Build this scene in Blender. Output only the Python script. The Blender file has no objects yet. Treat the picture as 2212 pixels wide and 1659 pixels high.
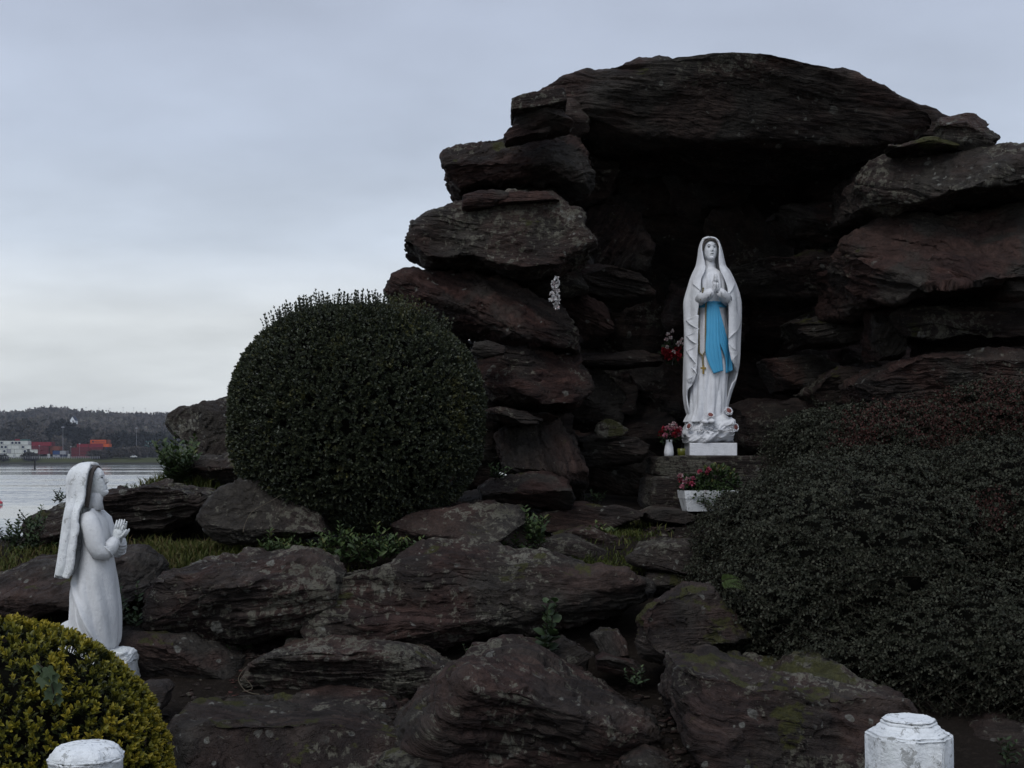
import bpy, bmesh, math, random
import numpy as np
from mathutils import Vector, Matrix

SC = bpy.context.scene
COL = SC.collection
R = math.radians
PI = math.pi

# ------------------------------------------------------------------ camera
F_PX, W_PX, H_PX = 2900.0, 2212.0, 1659.0      # focal length and frame in one common unit
HORIZON, EYE = 975.0, 1.6
cam_d = bpy.data.cameras.new('camera')
cam = bpy.data.objects.new('camera', cam_d)
COL.objects.link(cam)
cam.location = (0, 0, EYE)
cam.rotation_euler = (R(90), 0, 0)
cam_d.sensor_width = 36.0
cam_d.lens = 36.0 * F_PX / W_PX
cam_d.shift_y = (HORIZON - H_PX / 2) / W_PX
cam_d.clip_start = 0.1
cam_d.clip_end = 12000
SC.camera = cam

def at(vx, vy, y):
    """point of the place at distance y that the photograph shows at (vx, vy)"""
    return Vector(((vx - W_PX / 2) / F_PX * y, y, EYE - (vy - HORIZON) / F_PX * y))

# ------------------------------------------------------------------ sky and sun
world = bpy.data.worlds.new('World')
SC.world = world
world.use_nodes = True
SUN_EL, SUN_AZ = R(50), R(206)          # behind the camera and a little to its left
def build_world():
    nt = world.node_tree
    nt.nodes.clear()
    n = nt.nodes.new; l = nt.links.new
    out = n('ShaderNodeOutputWorld'); bg = n('ShaderNodeBackground')
    bg.inputs['Strength'].default_value = 0.1
    sky = n('ShaderNodeTexSky'); sky.sky_type = 'NISHITA'; sky.sun_disc = False
    sky.sun_elevation = SUN_EL; sky.sun_rotation = SUN_AZ
    tc = n('ShaderNodeTexCoord')
    sep = n('ShaderNodeSeparateXYZ'); l(tc.outputs['Generated'], sep.inputs[0])
    ramp = n('ShaderNodeValToRGB')
    e = ramp.color_ramp.elements
    e[0].position = 0.0; e[0].color = (.73, .765, .775, 1)
    e[1].position = 1.0; e[1].color = (.47, .53, .655, 1)
    for p, c in ((.03, (.76, .795, .80, 1)), (.06, (.77, .808, .825, 1)), (.095, (.80, .838, .86, 1)), (.15, (.63, .70, .80, 1)), (.22, (.54, .61, .735, 1)), (.30, (.505, .568, .70, 1))):
        k = e.new(p); k.color = c
    l(sep.outputs['Z'], ramp.inputs['Fac'])
    # layered cloud: noise on a flat deck high above
    add = n('ShaderNodeMath'); add.operation = 'ADD'; add.inputs[1].default_value = 0.16
    ab = n('ShaderNodeMath'); ab.operation = 'ABSOLUTE'; l(sep.outputs['Z'], ab.inputs[0]); l(ab.outputs[0], add.inputs[0])
    dx = n('ShaderNodeMath'); dx.operation = 'DIVIDE'; l(sep.outputs['X'], dx.inputs[0]); l(add.outputs[0], dx.inputs[1])
    dy = n('ShaderNodeMath'); dy.operation = 'DIVIDE'; l(sep.outputs['Y'], dy.inputs[0]); l(add.outputs[0], dy.inputs[1])
    cmb = n('ShaderNodeCombineXYZ'); l(dx.outputs[0], cmb.inputs[0]); l(dy.outputs[0], cmb.inputs[1])
    no = n('ShaderNodeTexNoise'); no.inputs['Scale'].default_value = 1.15; no.inputs['Detail'].default_value = 5; no.inputs['Roughness'].default_value = .52
    l(cmb.outputs[0], no.inputs['Vector'])
    mr = n('ShaderNodeMapRange'); mr.inputs['From Min'].default_value = .3; mr.inputs['From Max'].default_value = .7
    mr.inputs['To Min'].default_value = .83; mr.inputs['To Max'].default_value = 1.13
    l(no.outputs['Fac'], mr.inputs['Value'])
    mul = n('ShaderNodeMix'); mul.data_type = 'RGBA'; mul.blend_type = 'MULTIPLY'; mul.inputs['Factor'].default_value = 1
    l(ramp.outputs['Color'], mul.inputs['A']); l(mr.outputs['Result'], mul.inputs['B'])
    sc10 = n('ShaderNodeVectorMath'); sc10.operation = 'SCALE'; sc10.inputs['Scale'].default_value = 10.0
    l(mul.outputs['Result'], sc10.inputs[0])
    mix = n('ShaderNodeMix'); mix.data_type = 'RGBA'; mix.inputs['Factor'].default_value = .94
    l(sky.outputs['Color'], mix.inputs['A']); l(sc10.outputs[0], mix.inputs['B'])
    l(mix.outputs['Result'], bg.inputs['Color']); l(bg.outputs[0], out.inputs['Surface'])
build_world()
sun_d = bpy.data.lights.new('sun', 'SUN')
sun_d.energy = 1.25
sun_d.angle = R(38)
sun_d.color = (1.0, .985, .965)
sun = bpy.data.objects.new('sun', sun_d)
COL.objects.link(sun)
sun.location = (-20, -20, 30)
_sd = Vector((math.sin(SUN_AZ) * math.cos(SUN_EL), math.cos(SUN_AZ) * math.cos(SUN_EL), math.sin(SUN_EL)))
sun.rotation_euler = (_sd).to_track_quat('Z', 'Y').to_euler()

SC.view_settings.view_transform = 'Standard'
SC.view_settings.look = 'None'
SC.view_settings.exposure = 0.0
SC.view_settings.gamma = 1.0
SC.cycles.use_denoising = True
SC.cycles.max_bounces = 6
SC.cycles.diffuse_bounces = 2
SC.cycles.glossy_bounces = 2
SC.cycles.transmission_bounces = 2
SC.cycles.volume_bounces = 0
SC.cycles.caustics_reflective = False
SC.cycles.caustics_refractive = False

# ------------------------------------------------------------------ object helpers
def prop(o, label=None, cat=None, group=None, kind=None):
    if label: o['label'] = label
    if cat: o['category'] = cat
    if group: o['group'] = group
    if kind: o['kind'] = kind
    return o

def empty(name, loc=(0, 0, 0), label=None, cat=None, group=None, parent=None):
    o = bpy.data.objects.new(name, None)
    o.empty_display_size = .1
    COL.objects.link(o)
    if parent: o.parent = parent
    o.location = loc
    return prop(o, label, cat, group)

def link(name, me, mat=None, parent=None, smooth=False):
    if mat is not None and not me.materials:
        for m in (mat if isinstance(mat, (list, tuple)) else [mat]): me.materials.append(m)
    if smooth: me.polygons.foreach_set('use_smooth', np.ones(len(me.polygons), dtype=bool))
    o = bpy.data.objects.new(name, me)
    COL.objects.link(o)
    if parent is not None:
        o.parent = parent
    return o

def npmesh(name, verts, faces, smooth=False, point=None, vec=None):
    """mesh from arrays; faces (M,k) of one size; point/vec: named point attributes"""
    verts = np.asarray(verts, dtype=np.float32); faces = np.asarray(faces, dtype=np.int32)
    me = bpy.data.meshes.new(name)
    me.vertices.add(len(verts)); me.vertices.foreach_set('co', verts.ravel())
    m, k = faces.shape
    me.loops.add(m * k); me.loops.foreach_set('vertex_index', faces.ravel())
    me.polygons.add(m); me.polygons.foreach_set('loop_start', np.arange(0, m * k, k, dtype=np.int32))
    if smooth: me.polygons.foreach_set('use_smooth', np.ones(m, dtype=bool))
    for key, arr in (point or {}).items():
        a = me.attributes.new(key, 'FLOAT', 'POINT'); a.data.foreach_set('value', np.asarray(arr, dtype=np.float32))
    for key, arr in (vec or {}).items():
        a = me.attributes.new(key, 'FLOAT_VECTOR', 'POINT'); a.data.foreach_set('vector', np.asarray(arr, dtype=np.float32).ravel())
    me.update(calc_edges=True)
    return me

class MB:
    """collects quads and tris of one part"""
    def __init__(s): s.v = []; s.f = []
    def add(s, v, f):
        n = len(s.v); s.v += [tuple(p) for p in v]; s.f += [tuple(i + n for i in q) for q in f]
    def box(s, c, h, rot=None):
        v = [Vector((x * h[0], y * h[1], z * h[2])) for x in (-1, 1) for y in (-1, 1) for z in (-1, 1)]
        if rot is not None: v = [rot @ p for p in v]
        v = [p + Vector(c) for p in v]
        s.add(v, [(0, 1, 3, 2), (4, 6, 7, 5), (0, 4, 5, 1), (2, 3, 7, 6), (0, 2, 6, 4), (1, 5, 7, 3)])
    def tube(s, pts, rad, n=8, flat=1.0, cap=True, up=(0, 0, 1)):
        """tapered tube along pts; flat squeezes it along the second cross axis"""
        pts = [Vector(p) for p in pts]
        if not hasattr(rad, '__len__'): rad = [rad] * len(pts)
        rings = []
        for i, p in enumerate(pts):
            d = (pts[min(i + 1, len(pts) - 1)] - pts[max(i - 1, 0)]).normalized()
            u = Vector(up) if abs(d.dot(Vector(up))) < .95 else Vector((1, 0, 0))
            a = d.cross(u).normalized(); b = d.cross(a).normalized()
            rings.append([p + a * (rad[i] * math.cos(2 * PI * k / n)) + b * (flat * rad[i] * math.sin(2 * PI * k / n)) for k in range(n)])
        v = [q for r in rings for q in r]; f = []
        for i in range(len(pts) - 1):
            for k in range(n):
                f.append((i * n + k, i * n + (k + 1) % n, (i + 1) * n + (k + 1) % n, (i + 1) * n + k))
        if cap:
            f.append(tuple(range(n - 1, -1, -1))); f.append(tuple((len(pts) - 1) * n + k for k in range(n)))
        s.add(v, f)
    def ball(s, c, r, n=6, m=4):
        if not hasattr(r, '__len__'): r = (r, r, r)
        v = [(c[0], c[1], c[2] - r[2])]; f = []
        for j in range(1, m):
            t = PI * j / m - PI / 2
            for k in range(n):
                v.append((c[0] + r[0] * math.cos(t) * math.cos(2 * PI * k / n), c[1] + r[1] * math.cos(t) * math.sin(2 * PI * k / n), c[2] + r[2] * math.sin(t)))
        v.append((c[0], c[1], c[2] + r[2])); L = len(v) - 1
        for k in range(n):
            f.append((0, 1 + (k + 1) % n, 1 + k))
            for j in range(m - 2):
                f.append((1 + j * n + k, 1 + j * n + (k + 1) % n, 1 + (j + 1) * n + (k + 1) % n, 1 + (j + 1) * n + k))
            f.append((1 + (m - 2) * n + k, 1 + (m - 2) * n + (k + 1) % n, L))
        s.add(v, f)
    def lathe(s, prof, n=24, c=(0, 0, 0), cap=True):
        v = []; f = []
        for r, z in prof:
            v += [(c[0] + r * math.cos(2 * PI * k / n), c[1] + r * math.sin(2 * PI * k / n), c[2] + z) for k in range(n)]
        for i in range(len(prof) - 1):
            for k in range(n): f.append((i * n + k, i * n + (k + 1) % n, (i + 1) * n + (k + 1) % n, (i + 1) * n + k))
        if cap:
            f.append(tuple(range(n - 1, -1, -1))); f.append(tuple((len(prof) - 1) * n + k for k in range(n)))
        s.add(v, f)
    def build(s, name, mat, parent=None, smooth=False, bevel=0, sub=0):
        me = bpy.data.meshes.new(name); me.from_pydata(s.v, [], s.f); me.update()
        o = link(name, me, mat, parent, smooth)
        if bevel:
            b = o.modifiers.new('bevel', 'BEVEL'); b.width = bevel; b.segments = 2; b.limit_method = 'ANGLE'
        if sub:
            q = o.modifiers.new('sub', 'SUBSURF'); q.levels = sub; q.render_levels = sub
        return o

# ------------------------------------------------------------------ noise
def _h(ix, iy, iz, seed):
    h = (ix.astype(np.uint32) * np.uint32(374761393) + iy.astype(np.uint32) * np.uint32(668265263) + iz.astype(np.uint32) * np.uint32(2147483647) + np.uint32((seed * 974634777) & 0xffffffff))
    h = (h ^ (h >> np.uint32(13))) * np.uint32(1274126177)
    h = (h ^ (h >> np.uint32(16))) * np.uint32(2246822519)
    return ((h ^ (h >> np.uint32(15))) & np.uint32(0xffffff)).astype(np.float32) / 16777215.0

def vnoise(p, seed=0):
    p = np.asarray(p, dtype=np.float64)
    i = np.floor(p).astype(np.int64); f = p - i; f = f * f * f * (f * (f * 6 - 15) + 10)
    x, y, z = i[:, 0], i[:, 1], i[:, 2]; fx, fy, fz = f[:, 0], f[:, 1], f[:, 2]
    def c(a, b, d): return _h(x + a, y + b, z + d, seed)
    x00 = c(0, 0, 0) * (1 - fx) + c(1, 0, 0) * fx; x10 = c(0, 1, 0) * (1 - fx) + c(1, 1, 0) * fx
    x01 = c(0, 0, 1) * (1 - fx) + c(1, 0, 1) * fx; x11 = c(0, 1, 1) * (1 - fx) + c(1, 1, 1) * fx
    return ((x00 * (1 - fy) + x10 * fy) * (1 - fz) + (x01 * (1 - fy) + x11 * fy) * fz) * 2 - 1

def fbm(p, seed=0, octs=4, gain=.5):
    a, s, t = 1.0, 0.0, 0.0
    p = np.array(p, dtype=np.float64)
    for o in range(octs):
        s = s + a * vnoise(p, seed + o * 17); t += a; a *= gain; p = p * 2.03 + 11.7
    return s / t

def vnormals(v, f):
    fn = np.cross(v[f[:, 1]] - v[f[:, 0]], v[f[:, 2]] - v[f[:, 0]])
    n = np.zeros_like(v)
    for k in range(f.shape[1]):
        for a in range(3): n[:, a] += np.bincount(f[:, k], weights=fn[:, a], minlength=len(v))
    return n / np.maximum(np.linalg.norm(n, axis=1, keepdims=True), 1e-9)
# ------------------------------------------------------------------ materials
def new_mat(name):
    m = bpy.data.materials.new(name); m.use_nodes = True
    nt = m.node_tree; b = nt.nodes['Principled BSDF']
    return m, nt, b

class NT:
    """short hand for node building"""
    def __init__(s, nt): s.nt = nt
    def n(s, t, **kw):
        x = s.nt.nodes.new('ShaderNode' + t)
        for k, v in kw.items():
            if k in x.inputs: x.inputs[k].default_value = v
            else: setattr(x, k, v)
        return x
    def l(s, a, b): s.nt.links.new(a, b)
    def noise(s, vec, scale, detail=4, rough=.55, dist=0):
        x = s.n('TexNoise'); x.inputs['Scale'].default_value = scale; x.inputs['Detail'].default_value = detail
        x.inputs['Roughness'].default_value = rough; x.inputs['Distortion'].default_value = dist
        if vec is not None: s.l(vec, x.inputs['Vector'])
        return x.outputs['Fac']
    def ramp(s, fac, stops, interp='LINEAR'):
        x = s.n('ValToRGB'); e = x.color_ramp.elements; x.color_ramp.interpolation = interp
        e[0].position, e[0].color = stops[0][0], (*stops[0][1], 1) if len(stops[0][1]) == 3 else stops[0][1]
        e[1].position, e[1].color = stops[-1][0], (*stops[-1][1], 1)
        for p, c in stops[1:-1]:
            k = e.new(p); k.color = (*c, 1)
        s.l(fac, x.inputs['Fac']); return x.outputs['Color']
    def mix(s, fac, a, b, blend='MIX'):
        x = s.n('Mix', data_type='RGBA', blend_type=blend)
        for sock, v in (('Factor', fac), ('A', a), ('B', b)):
            if isinstance(v, (int, float)): x.inputs[sock].default_value = v if sock == 'Factor' else (v, v, v, 1)
            elif isinstance(v, tuple): x.inputs[sock].default_value = (*v, 1)
            else: s.l(v, x.inputs[sock])
        return x.outputs['Result']
    def math(s, op, a, b=None, clamp=False):
        x = s.n('Math', operation=op); x.use_clamp = clamp
        for i, v in enumerate((a, b)):
            if v is None: continue
            if isinstance(v, (int, float)): x.inputs[i].default_value = v
            else: s.l(v, x.inputs[i])
        return x.outputs[0]
    def rng(s, v, a, b, c=0.0, d=1.0, smooth=True):
        x = s.n('MapRange'); x.interpolation_type = 'SMOOTHSTEP' if smooth else 'LINEAR'
        for k, q in (('From Min', a), ('From Max', b), ('To Min', c), ('To Max', d)): x.inputs[k].default_value = q
        s.l(v, x.inputs['Value']); return x.outputs['Result']
    def scale(s, vec, sc):
        x = s.n('Mapping'); x.inputs['Scale'].default_value = sc; s.l(vec, x.inputs['Vector']); return x.outputs['Vector']
    def bump(s, h, strength, dist, normal=None):
        x = s.n('Bump'); x.inputs['Strength'].default_value = strength; x.inputs['Distance'].default_value = dist
        s.l(h, x.inputs['Height'])
        if normal is not None: s.l(normal, x.inputs['Normal'])
        return x.outputs['Normal']

def rock_material():
    """dark slate: bedding bands, purple and grey zones, lichen crusts and rosettes, moss. object colour = (red, lichen, moss)"""
    m, nt, b = new_mat('slate_rock'); t = NT(nt)
    at_ = t.n('Attribute', attribute_name='bed'); v = at_.outputs['Vector']
    oi = t.n('ObjectInfo'); sp = t.n('SeparateColor'); t.l(oi.outputs['Color'], sp.inputs[0])
    red, lich, moss = sp.outputs[0], sp.outputs[1], sp.outputs[2]
    x1 = t.n('SeparateXYZ'); t.l(t.n('Attribute', attribute_name='aux').outputs['Vector'], x1.inputs[0])
    x2 = t.n('SeparateXYZ'); t.l(t.n('Attribute', attribute_name='aux2').outputs['Vector'], x2.inputs[0])
    big, pur, l2 = x1.outputs; mossn, zone, speck = x2.outputs
    band = t.noise(t.scale(v, (1, 1, 8)), 3.2, 4, .6)
    mid = t.noise(v, 11, 5, .7)
    fine = t.noise(v, 60, 2, .65)
    c = t.ramp(band, [(.28, (.0074, .0053, .0047)), (.46, (.0158, .0115, .0098)), (.58, (.0285, .0212, .0178)), (.75, (.052, .041, .034))])
    grey = t.ramp(mid, [(.25, (.0080, .0068, .0060)), (.75, (.045, .039, .0325))])
    c = t.mix(t.rng(big, -.1, .22), c, grey)
    tint = t.mix(red, (1.0, 1.0, 1.0), (1.32, .80, .76))
    c = t.mix(t.rng(pur, -.2, .2), c, t.mix(1.0, c, tint, 'MULTIPLY'))
    c = t.mix(t.rng(fine, .3, .72, .6, 0), c, t.mix(1.0, c, 1.8, 'MULTIPLY'))
    # lichen crust: irregular pale grey-green patches
    lm = t.math('ADD', t.noise(v, 21, 5, .68, .3), t.math('MULTIPLY', l2, .26))
    thr = t.math('SUBTRACT', .685, t.math('MULTIPLY', lich, .17))
    crust = t.math('MULTIPLY', t.math('SUBTRACT', lm, thr), 26, clamp=True)
    crust = t.math('MULTIPLY', crust, t.rng(fine, .32, .55, .15, 1))
    lc = t.ramp(band, [(.3, (.075, .072, .052)), (.55, (.130, .124, .098)), (.75, (.19, .185, .155))])
    c = t.mix(t.math('MULTIPLY', crust, .8), c, lc)
    # rosettes
    wv = t.n('VectorMath', operation='ADD'); t.l(v, wv.inputs[0])
    wn = t.n('TexNoise'); wn.inputs['Scale'].default_value = 26; wn.inputs['Detail'].default_value = 1; t.l(v, wn.inputs['Vector'])
    ws = t.n('VectorMath', operation='SCALE'); ws.inputs['Scale'].default_value = .03; t.l(wn.outputs['Color'], ws.inputs[0]); t.l(ws.outputs[0], wv.inputs[1])
    zn = t.rng(zone, -.15, .15)
    for sc, rad, keep in ((10, .33, .34), (24, .40, .42)):
        vo = t.n('TexVoronoi'); vo.inputs['Scale'].default_value = sc; t.l(wv.outputs[0], vo.inputs['Vector'])
        sv = t.n('SeparateColor'); t.l(vo.outputs['Color'], sv.inputs[0])
        rr = t.math('MULTIPLY', t.math('ADD', t.math('MULTIPLY', sv.outputs[1], .8), .25), rad)
        spot = t.math('MULTIPLY', t.math('SUBTRACT', rr, vo.outputs['Distance']), 16, clamp=True)
        on = t.math('GREATER_THAN', t.math('MULTIPLY', t.math('ADD', lich, .12), keep), sv.outputs[0])
        spot = t.math('MULTIPLY', t.math('MULTIPLY', spot, on), zn)
        c = t.mix(t.math('MULTIPLY', spot, .75), c, t.mix(t.rng(fine, .35, .65), (.10, .098, .082), (.19, .19, .172)))
    # moss on upward faces
    ge = t.n('NewGeometry'); sn = t.n('SeparateXYZ'); t.l(ge.outputs['Normal'], sn.inputs[0])
    mo = t.math('ADD', t.math('ADD', mossn, t.math('MULTIPLY', mid, .5)), t.math('MULTIPLY', sn.outputs['Z'], .22))
    mm = t.math('MULTIPLY', t.math('SUBTRACT', mo, t.math('SUBTRACT', .86, t.math('MULTIPLY', moss, .62))), 9, clamp=True)
    c = t.mix(t.math('MULTIPLY', mm, .85), c, t.mix(fine, (.010, .012, .003), (.062, .060, .012)))
    t.l(c, b.inputs['Base Color'])
    b.inputs['Roughness'].default_value = .75
    b.inputs['Specular IOR Level'].default_value = .25
    # relief: split along the bedding + grain
    fl = t.noise(t.scale(v, (1.2, 1.2, 9)), 6.0, 5, .68, .15)
    h = t.math('ADD', fl, t.math('MULTIPLY', t.noise(v, 24, 4, .7), .5))
    t.l(t.bump(h, .95, .05), b.inputs['Normal'])
    return m

def paint_material(name, base, dirt=.5, green=.4, rough=.55, flake=0.0):
    """weathered masonry paint with grime in streaks and greenish algae"""
    m, nt, b = new_mat(name); t = NT(nt)
    v = t.n('TexCoord').outputs['Object']
    a = t.noise(t.scale(v, (1, 1, .35)), 14, 6, .65); g = t.noise(v, 5, 5, .6); f = t.noise(v, 70, 5, .7)
    c = t.mix(t.math('MULTIPLY', t.rng(a, .45, .72), dirt), base, tuple(x * .42 for x in base))
    c = t.mix(t.math('MULTIPLY', t.rng(g, .5, .72), green), c, (base[0] * .46, base[1] * .52, base[2] * .44))
    c = t.mix(t.math('MULTIPLY', t.rng(f, .55, .75), dirt * .7), c, tuple(x * .5 for x in base))
    if flake:
        k = t.noise(v, 26, 7, .75, .5)
        c = t.mix(t.math('MULTIPLY', t.rng(k, .56, .60), flake), c, (.17, .17, .155))
    t.l(c, b.inputs['Base Color']); b.inputs['Roughness'].default_value = rough
    b.inputs['Specular IOR Level'].default_value = .3
    t.l(t.bump(t.math('ADD', f, t.math('MULTIPLY', t.noise(v, 22, 5, .65), 1.6)), .55, .006 + .006 * flake), b.inputs['Normal'])
    return m

def plain_material(name, col, rough=.6, var=.25, scale=20, spec=.3):
    m, nt, b = new_mat(name); t = NT(nt)
    v = t.n('TexCoord').outputs['Object']
    c = t.mix(t.noise(v, scale, 5, .6), tuple(x * (1 - var) for x in col), tuple(min(1, x * (1 + var)) for x in col))
    t.l(c, b.inputs['Base Color']); b.inputs['Roughness'].default_value = rough; b.inputs['Specular IOR Level'].default_value = spec
    return m

def leaf_material(name, stops, rough=.5, spec=.35, trans=.12):
    """leaf colour runs over the point attribute tint (0..1)"""
    m, nt, b = new_mat(name); t = NT(nt)
    a = t.n('Attribute', attribute_name='tint')
    c = t.ramp(a.outputs['Fac'], stops)
    t.l(c, b.inputs['Base Color']); b.inputs['Roughness'].default_value = rough; b.inputs['Specular IOR Level'].default_value = spec
    if trans:
        tr = t.n('BsdfTranslucent'); t.l(c, tr.inputs['Color'])
        mx = t.n('MixShader'); mx.inputs[0].default_value = trans
        t.l(b.outputs[0], mx.inputs[1]); t.l(tr.outputs[0], mx.inputs[2])
        t.l(mx.outputs[0], nt.nodes['Material Output'].inputs['Surface'])
    return m

def soil_material():
    m, nt, b = new_mat('dark_soil'); t = NT(nt)
    v = t.n('TexCoord').outputs['Object']
    a = t.noise(v, 2.5, 5, .6); f = t.noise(v, 38, 6, .72)
    c = t.mix(a, (.010, .008, .0065), (.026, .020, .016))
    c = t.mix(t.rng(f, .5, .75), c, (.045, .036, .030))
    t.l(c, b.inputs['Base Color']); b.inputs['Roughness'].default_value = .95; b.inputs['Specular IOR Level'].default_value = .1
    t.l(t.bump(t.math('ADD', f, t.noise(v, 12, 5, .6)), .9, .03), b.inputs['Normal'])
    return m

def water_material():
    m, nt, b = new_mat('estuary_water'); t = NT(nt)
    v = t.n('TexCoord').outputs['Object']
    b.inputs['Base Color'].default_value = (.10, .105, .11, 1)          # silty tidal water
    b.inputs['IOR'].default_value = 1.6
    band = t.rng(t.noise(t.scale(v, (.0011, .021, 1)), 1.0, 4, .55), .42, .58)
    # wave slopes as a tilted normal, independent of distance
    def slope(sc, d):
        x = t.n('TexNoise'); x.inputs['Scale'].default_value = 1.0; x.inputs['Detail'].default_value = d; x.inputs['Roughness'].default_value = .6
        t.l(t.scale(v, sc), x.inputs['Vector'])
        q = t.n('VectorMath', operation='SUBTRACT'); q.inputs[1].default_value = (.5, .5, .5); t.l(x.outputs['Color'], q.inputs[0]); return q.outputs[0]
    sm = t.n('VectorMath', operation='ADD'); t.l(slope((.5, 1.3, 1), 3), sm.inputs[0]); t.l(slope((.05, .2, 1), 2), sm.inputs[1])
    am = t.n('VectorMath', operation='SCALE'); t.l(sm.outputs[0], am.inputs[0]); t.l(t.math('ADD', t.math('MULTIPLY', band, .75), .07), am.inputs['Scale'])
    fl = t.n('VectorMath', operation='MULTIPLY'); fl.inputs[1].default_value = (.6, 1.0, 0); t.l(am.outputs[0], fl.inputs[0])
    # from low over the water only the wave faces turned to the shore are seen
    ab = t.n('VectorMath', operation='ABSOLUTE'); t.l(fl.outputs[0], ab.inputs[0]); ng = t.n('VectorMath', operation='MULTIPLY'); ng.inputs[1].default_value = (0, -1, 0); t.l(ab.outputs[0], ng.inputs[0])
    up = t.n('VectorMath', operation='ADD'); up.inputs[1].default_value = (0, 0, 1); t.l(ng.outputs[0], up.inputs[0])
    nm = t.n('VectorMath', operation='NORMALIZE'); t.l(up.outputs[0], nm.inputs[0]); t.l(nm.outputs[0], b.inputs['Normal'])
    b.inputs['Roughness'].default_value = .08
    return m

M = {}
M['rock'] = rock_material()
M['white'] = paint_material('white_statue_paint', (.78, .79, .82), .32, .12)
M['aged'] = paint_material('aged_white_paint', (.80, .82, .83), .42, .40, .6, .5)
M['robe'] = paint_material('grey_white_paint', (.68, .69, .70), .30, .06)
M['post'] = paint_material('post_paint', (.80, .83, .85), .42, .32, .7, .62)
M['blue'] = plain_material('sash_blue', (.075, .37, .62), .5, .15, 12)
M['gold'] = plain_material('old_gold', (.30, .20, .035), .45, .25, 60)
M['bead'] = plain_material('bead_bronze', (.20, .165, .085), .45, .3, 60)
M['hair'] = plain_material('hair_brown', (.060, .050, .044), .7, .5, 60)
M['darkeye'] = plain_material('painted_eye', (.04, .045, .05), .5, .2, 30)
M['rosered'] = plain_material('rose_rust', (.20, .065, .055), .7, .4, 60)
M['soil'] = soil_material()
M['water'] = water_material()
M['twig'] = plain_material('twig_bark', (.030, .024, .018), .85, .4, 30, .15)
M['straw'] = plain_material('dry_straw', (.095, .080, .058), .8, .3, 30, .15)
M['privet'] = leaf_material('privet_leaf', [(0, (.011, .015, .010)), (.45, (.030, .039, .023)), (.8, (.058, .068, .038)), (.93, (.10, .095, .028)), (1, (.030, .045, .034))], .42, .4)
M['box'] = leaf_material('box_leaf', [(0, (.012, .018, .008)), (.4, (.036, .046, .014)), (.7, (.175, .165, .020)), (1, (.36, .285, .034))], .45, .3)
M['coto'] = leaf_material('cotoneaster_leaf', [(0, (.010, .012, .008)), (.55, (.029, .032, .021)), (.8, (.058, .060, .041)), (.86, (.032, .014, .012)), (1, (.060, .022, .018))], .6, .16, .06)
M['weed'] = leaf_material('weed_leaf', [(0, (.018, .030, .012)), (.5, (.035, .062, .020)), (.85, (.070, .100, .030)), (1, (.13, .13, .04))], .5, .3)
M['grass'] = leaf_material('grass_blade', [(0, (.026, .036, .010)), (.5, (.058, .075, .016)), (.8, (.10, .10, .028)), (1, (.12, .088, .040))], .6, .2)
M['petal'] = leaf_material('flower_petal', [(0, (.22, .012, .018)), (.4, (.32, .03, .05)), (.6, (.42, .10, .18)), (.8, (.36, .20, .20)), (1, (.62, .62, .62))], .6, .2)
# ------------------------------------------------------------------ rocks
def sstep(a, b, x):
    t = np.clip((x - a) / (b - a), 0, 1); return t * t * (3 - 2 * t)
_ico = {}
def ico(sub):
    if sub not in _ico:
        bm = bmesh.new(); bmesh.ops.create_icosphere(bm, subdivisions=sub, radius=1)
        v = np.array([p.co[:] for p in bm.verts]); f = np.array([[q.index for q in p.verts] for p in bm.faces]); bm.free()
        _ico[sub] = (v / np.linalg.norm(v, axis=1, keepdims=True), f)
    return _ico[sub]

def outline_radius(px, pz, n=720):
    th = np.linspace(-PI, PI, n, endpoint=False)
    r = np.zeros(n)
    c, s = np.cos(th), np.sin(th)
    for i in range(len(px)):
        x0, z0, x1, z1 = px[i - 1], pz[i - 1], px[i], pz[i]
        ex, ez = x1 - x0, z1 - z0
        den = c * ez - s * ex
        den = np.where(np.abs(den) < 1e-9, 1e-9, den)
        t = (x0 * ez - z0 * ex) / den
        u = (x0 * s - z0 * c) / den
        r = np.where((u >= -1e-6) & (u <= 1 + 1e-6) & (t > 0), np.maximum(r, t), r)
    r = np.where(r <= 0, np.median(r[r > 0]), r)
    k = np.array([1, 2, 3, 2, 1.]); k /= k.sum()
    return np.convolve(np.concatenate([r[-2:], r, r[:2]]), k, 'valid')

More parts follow.
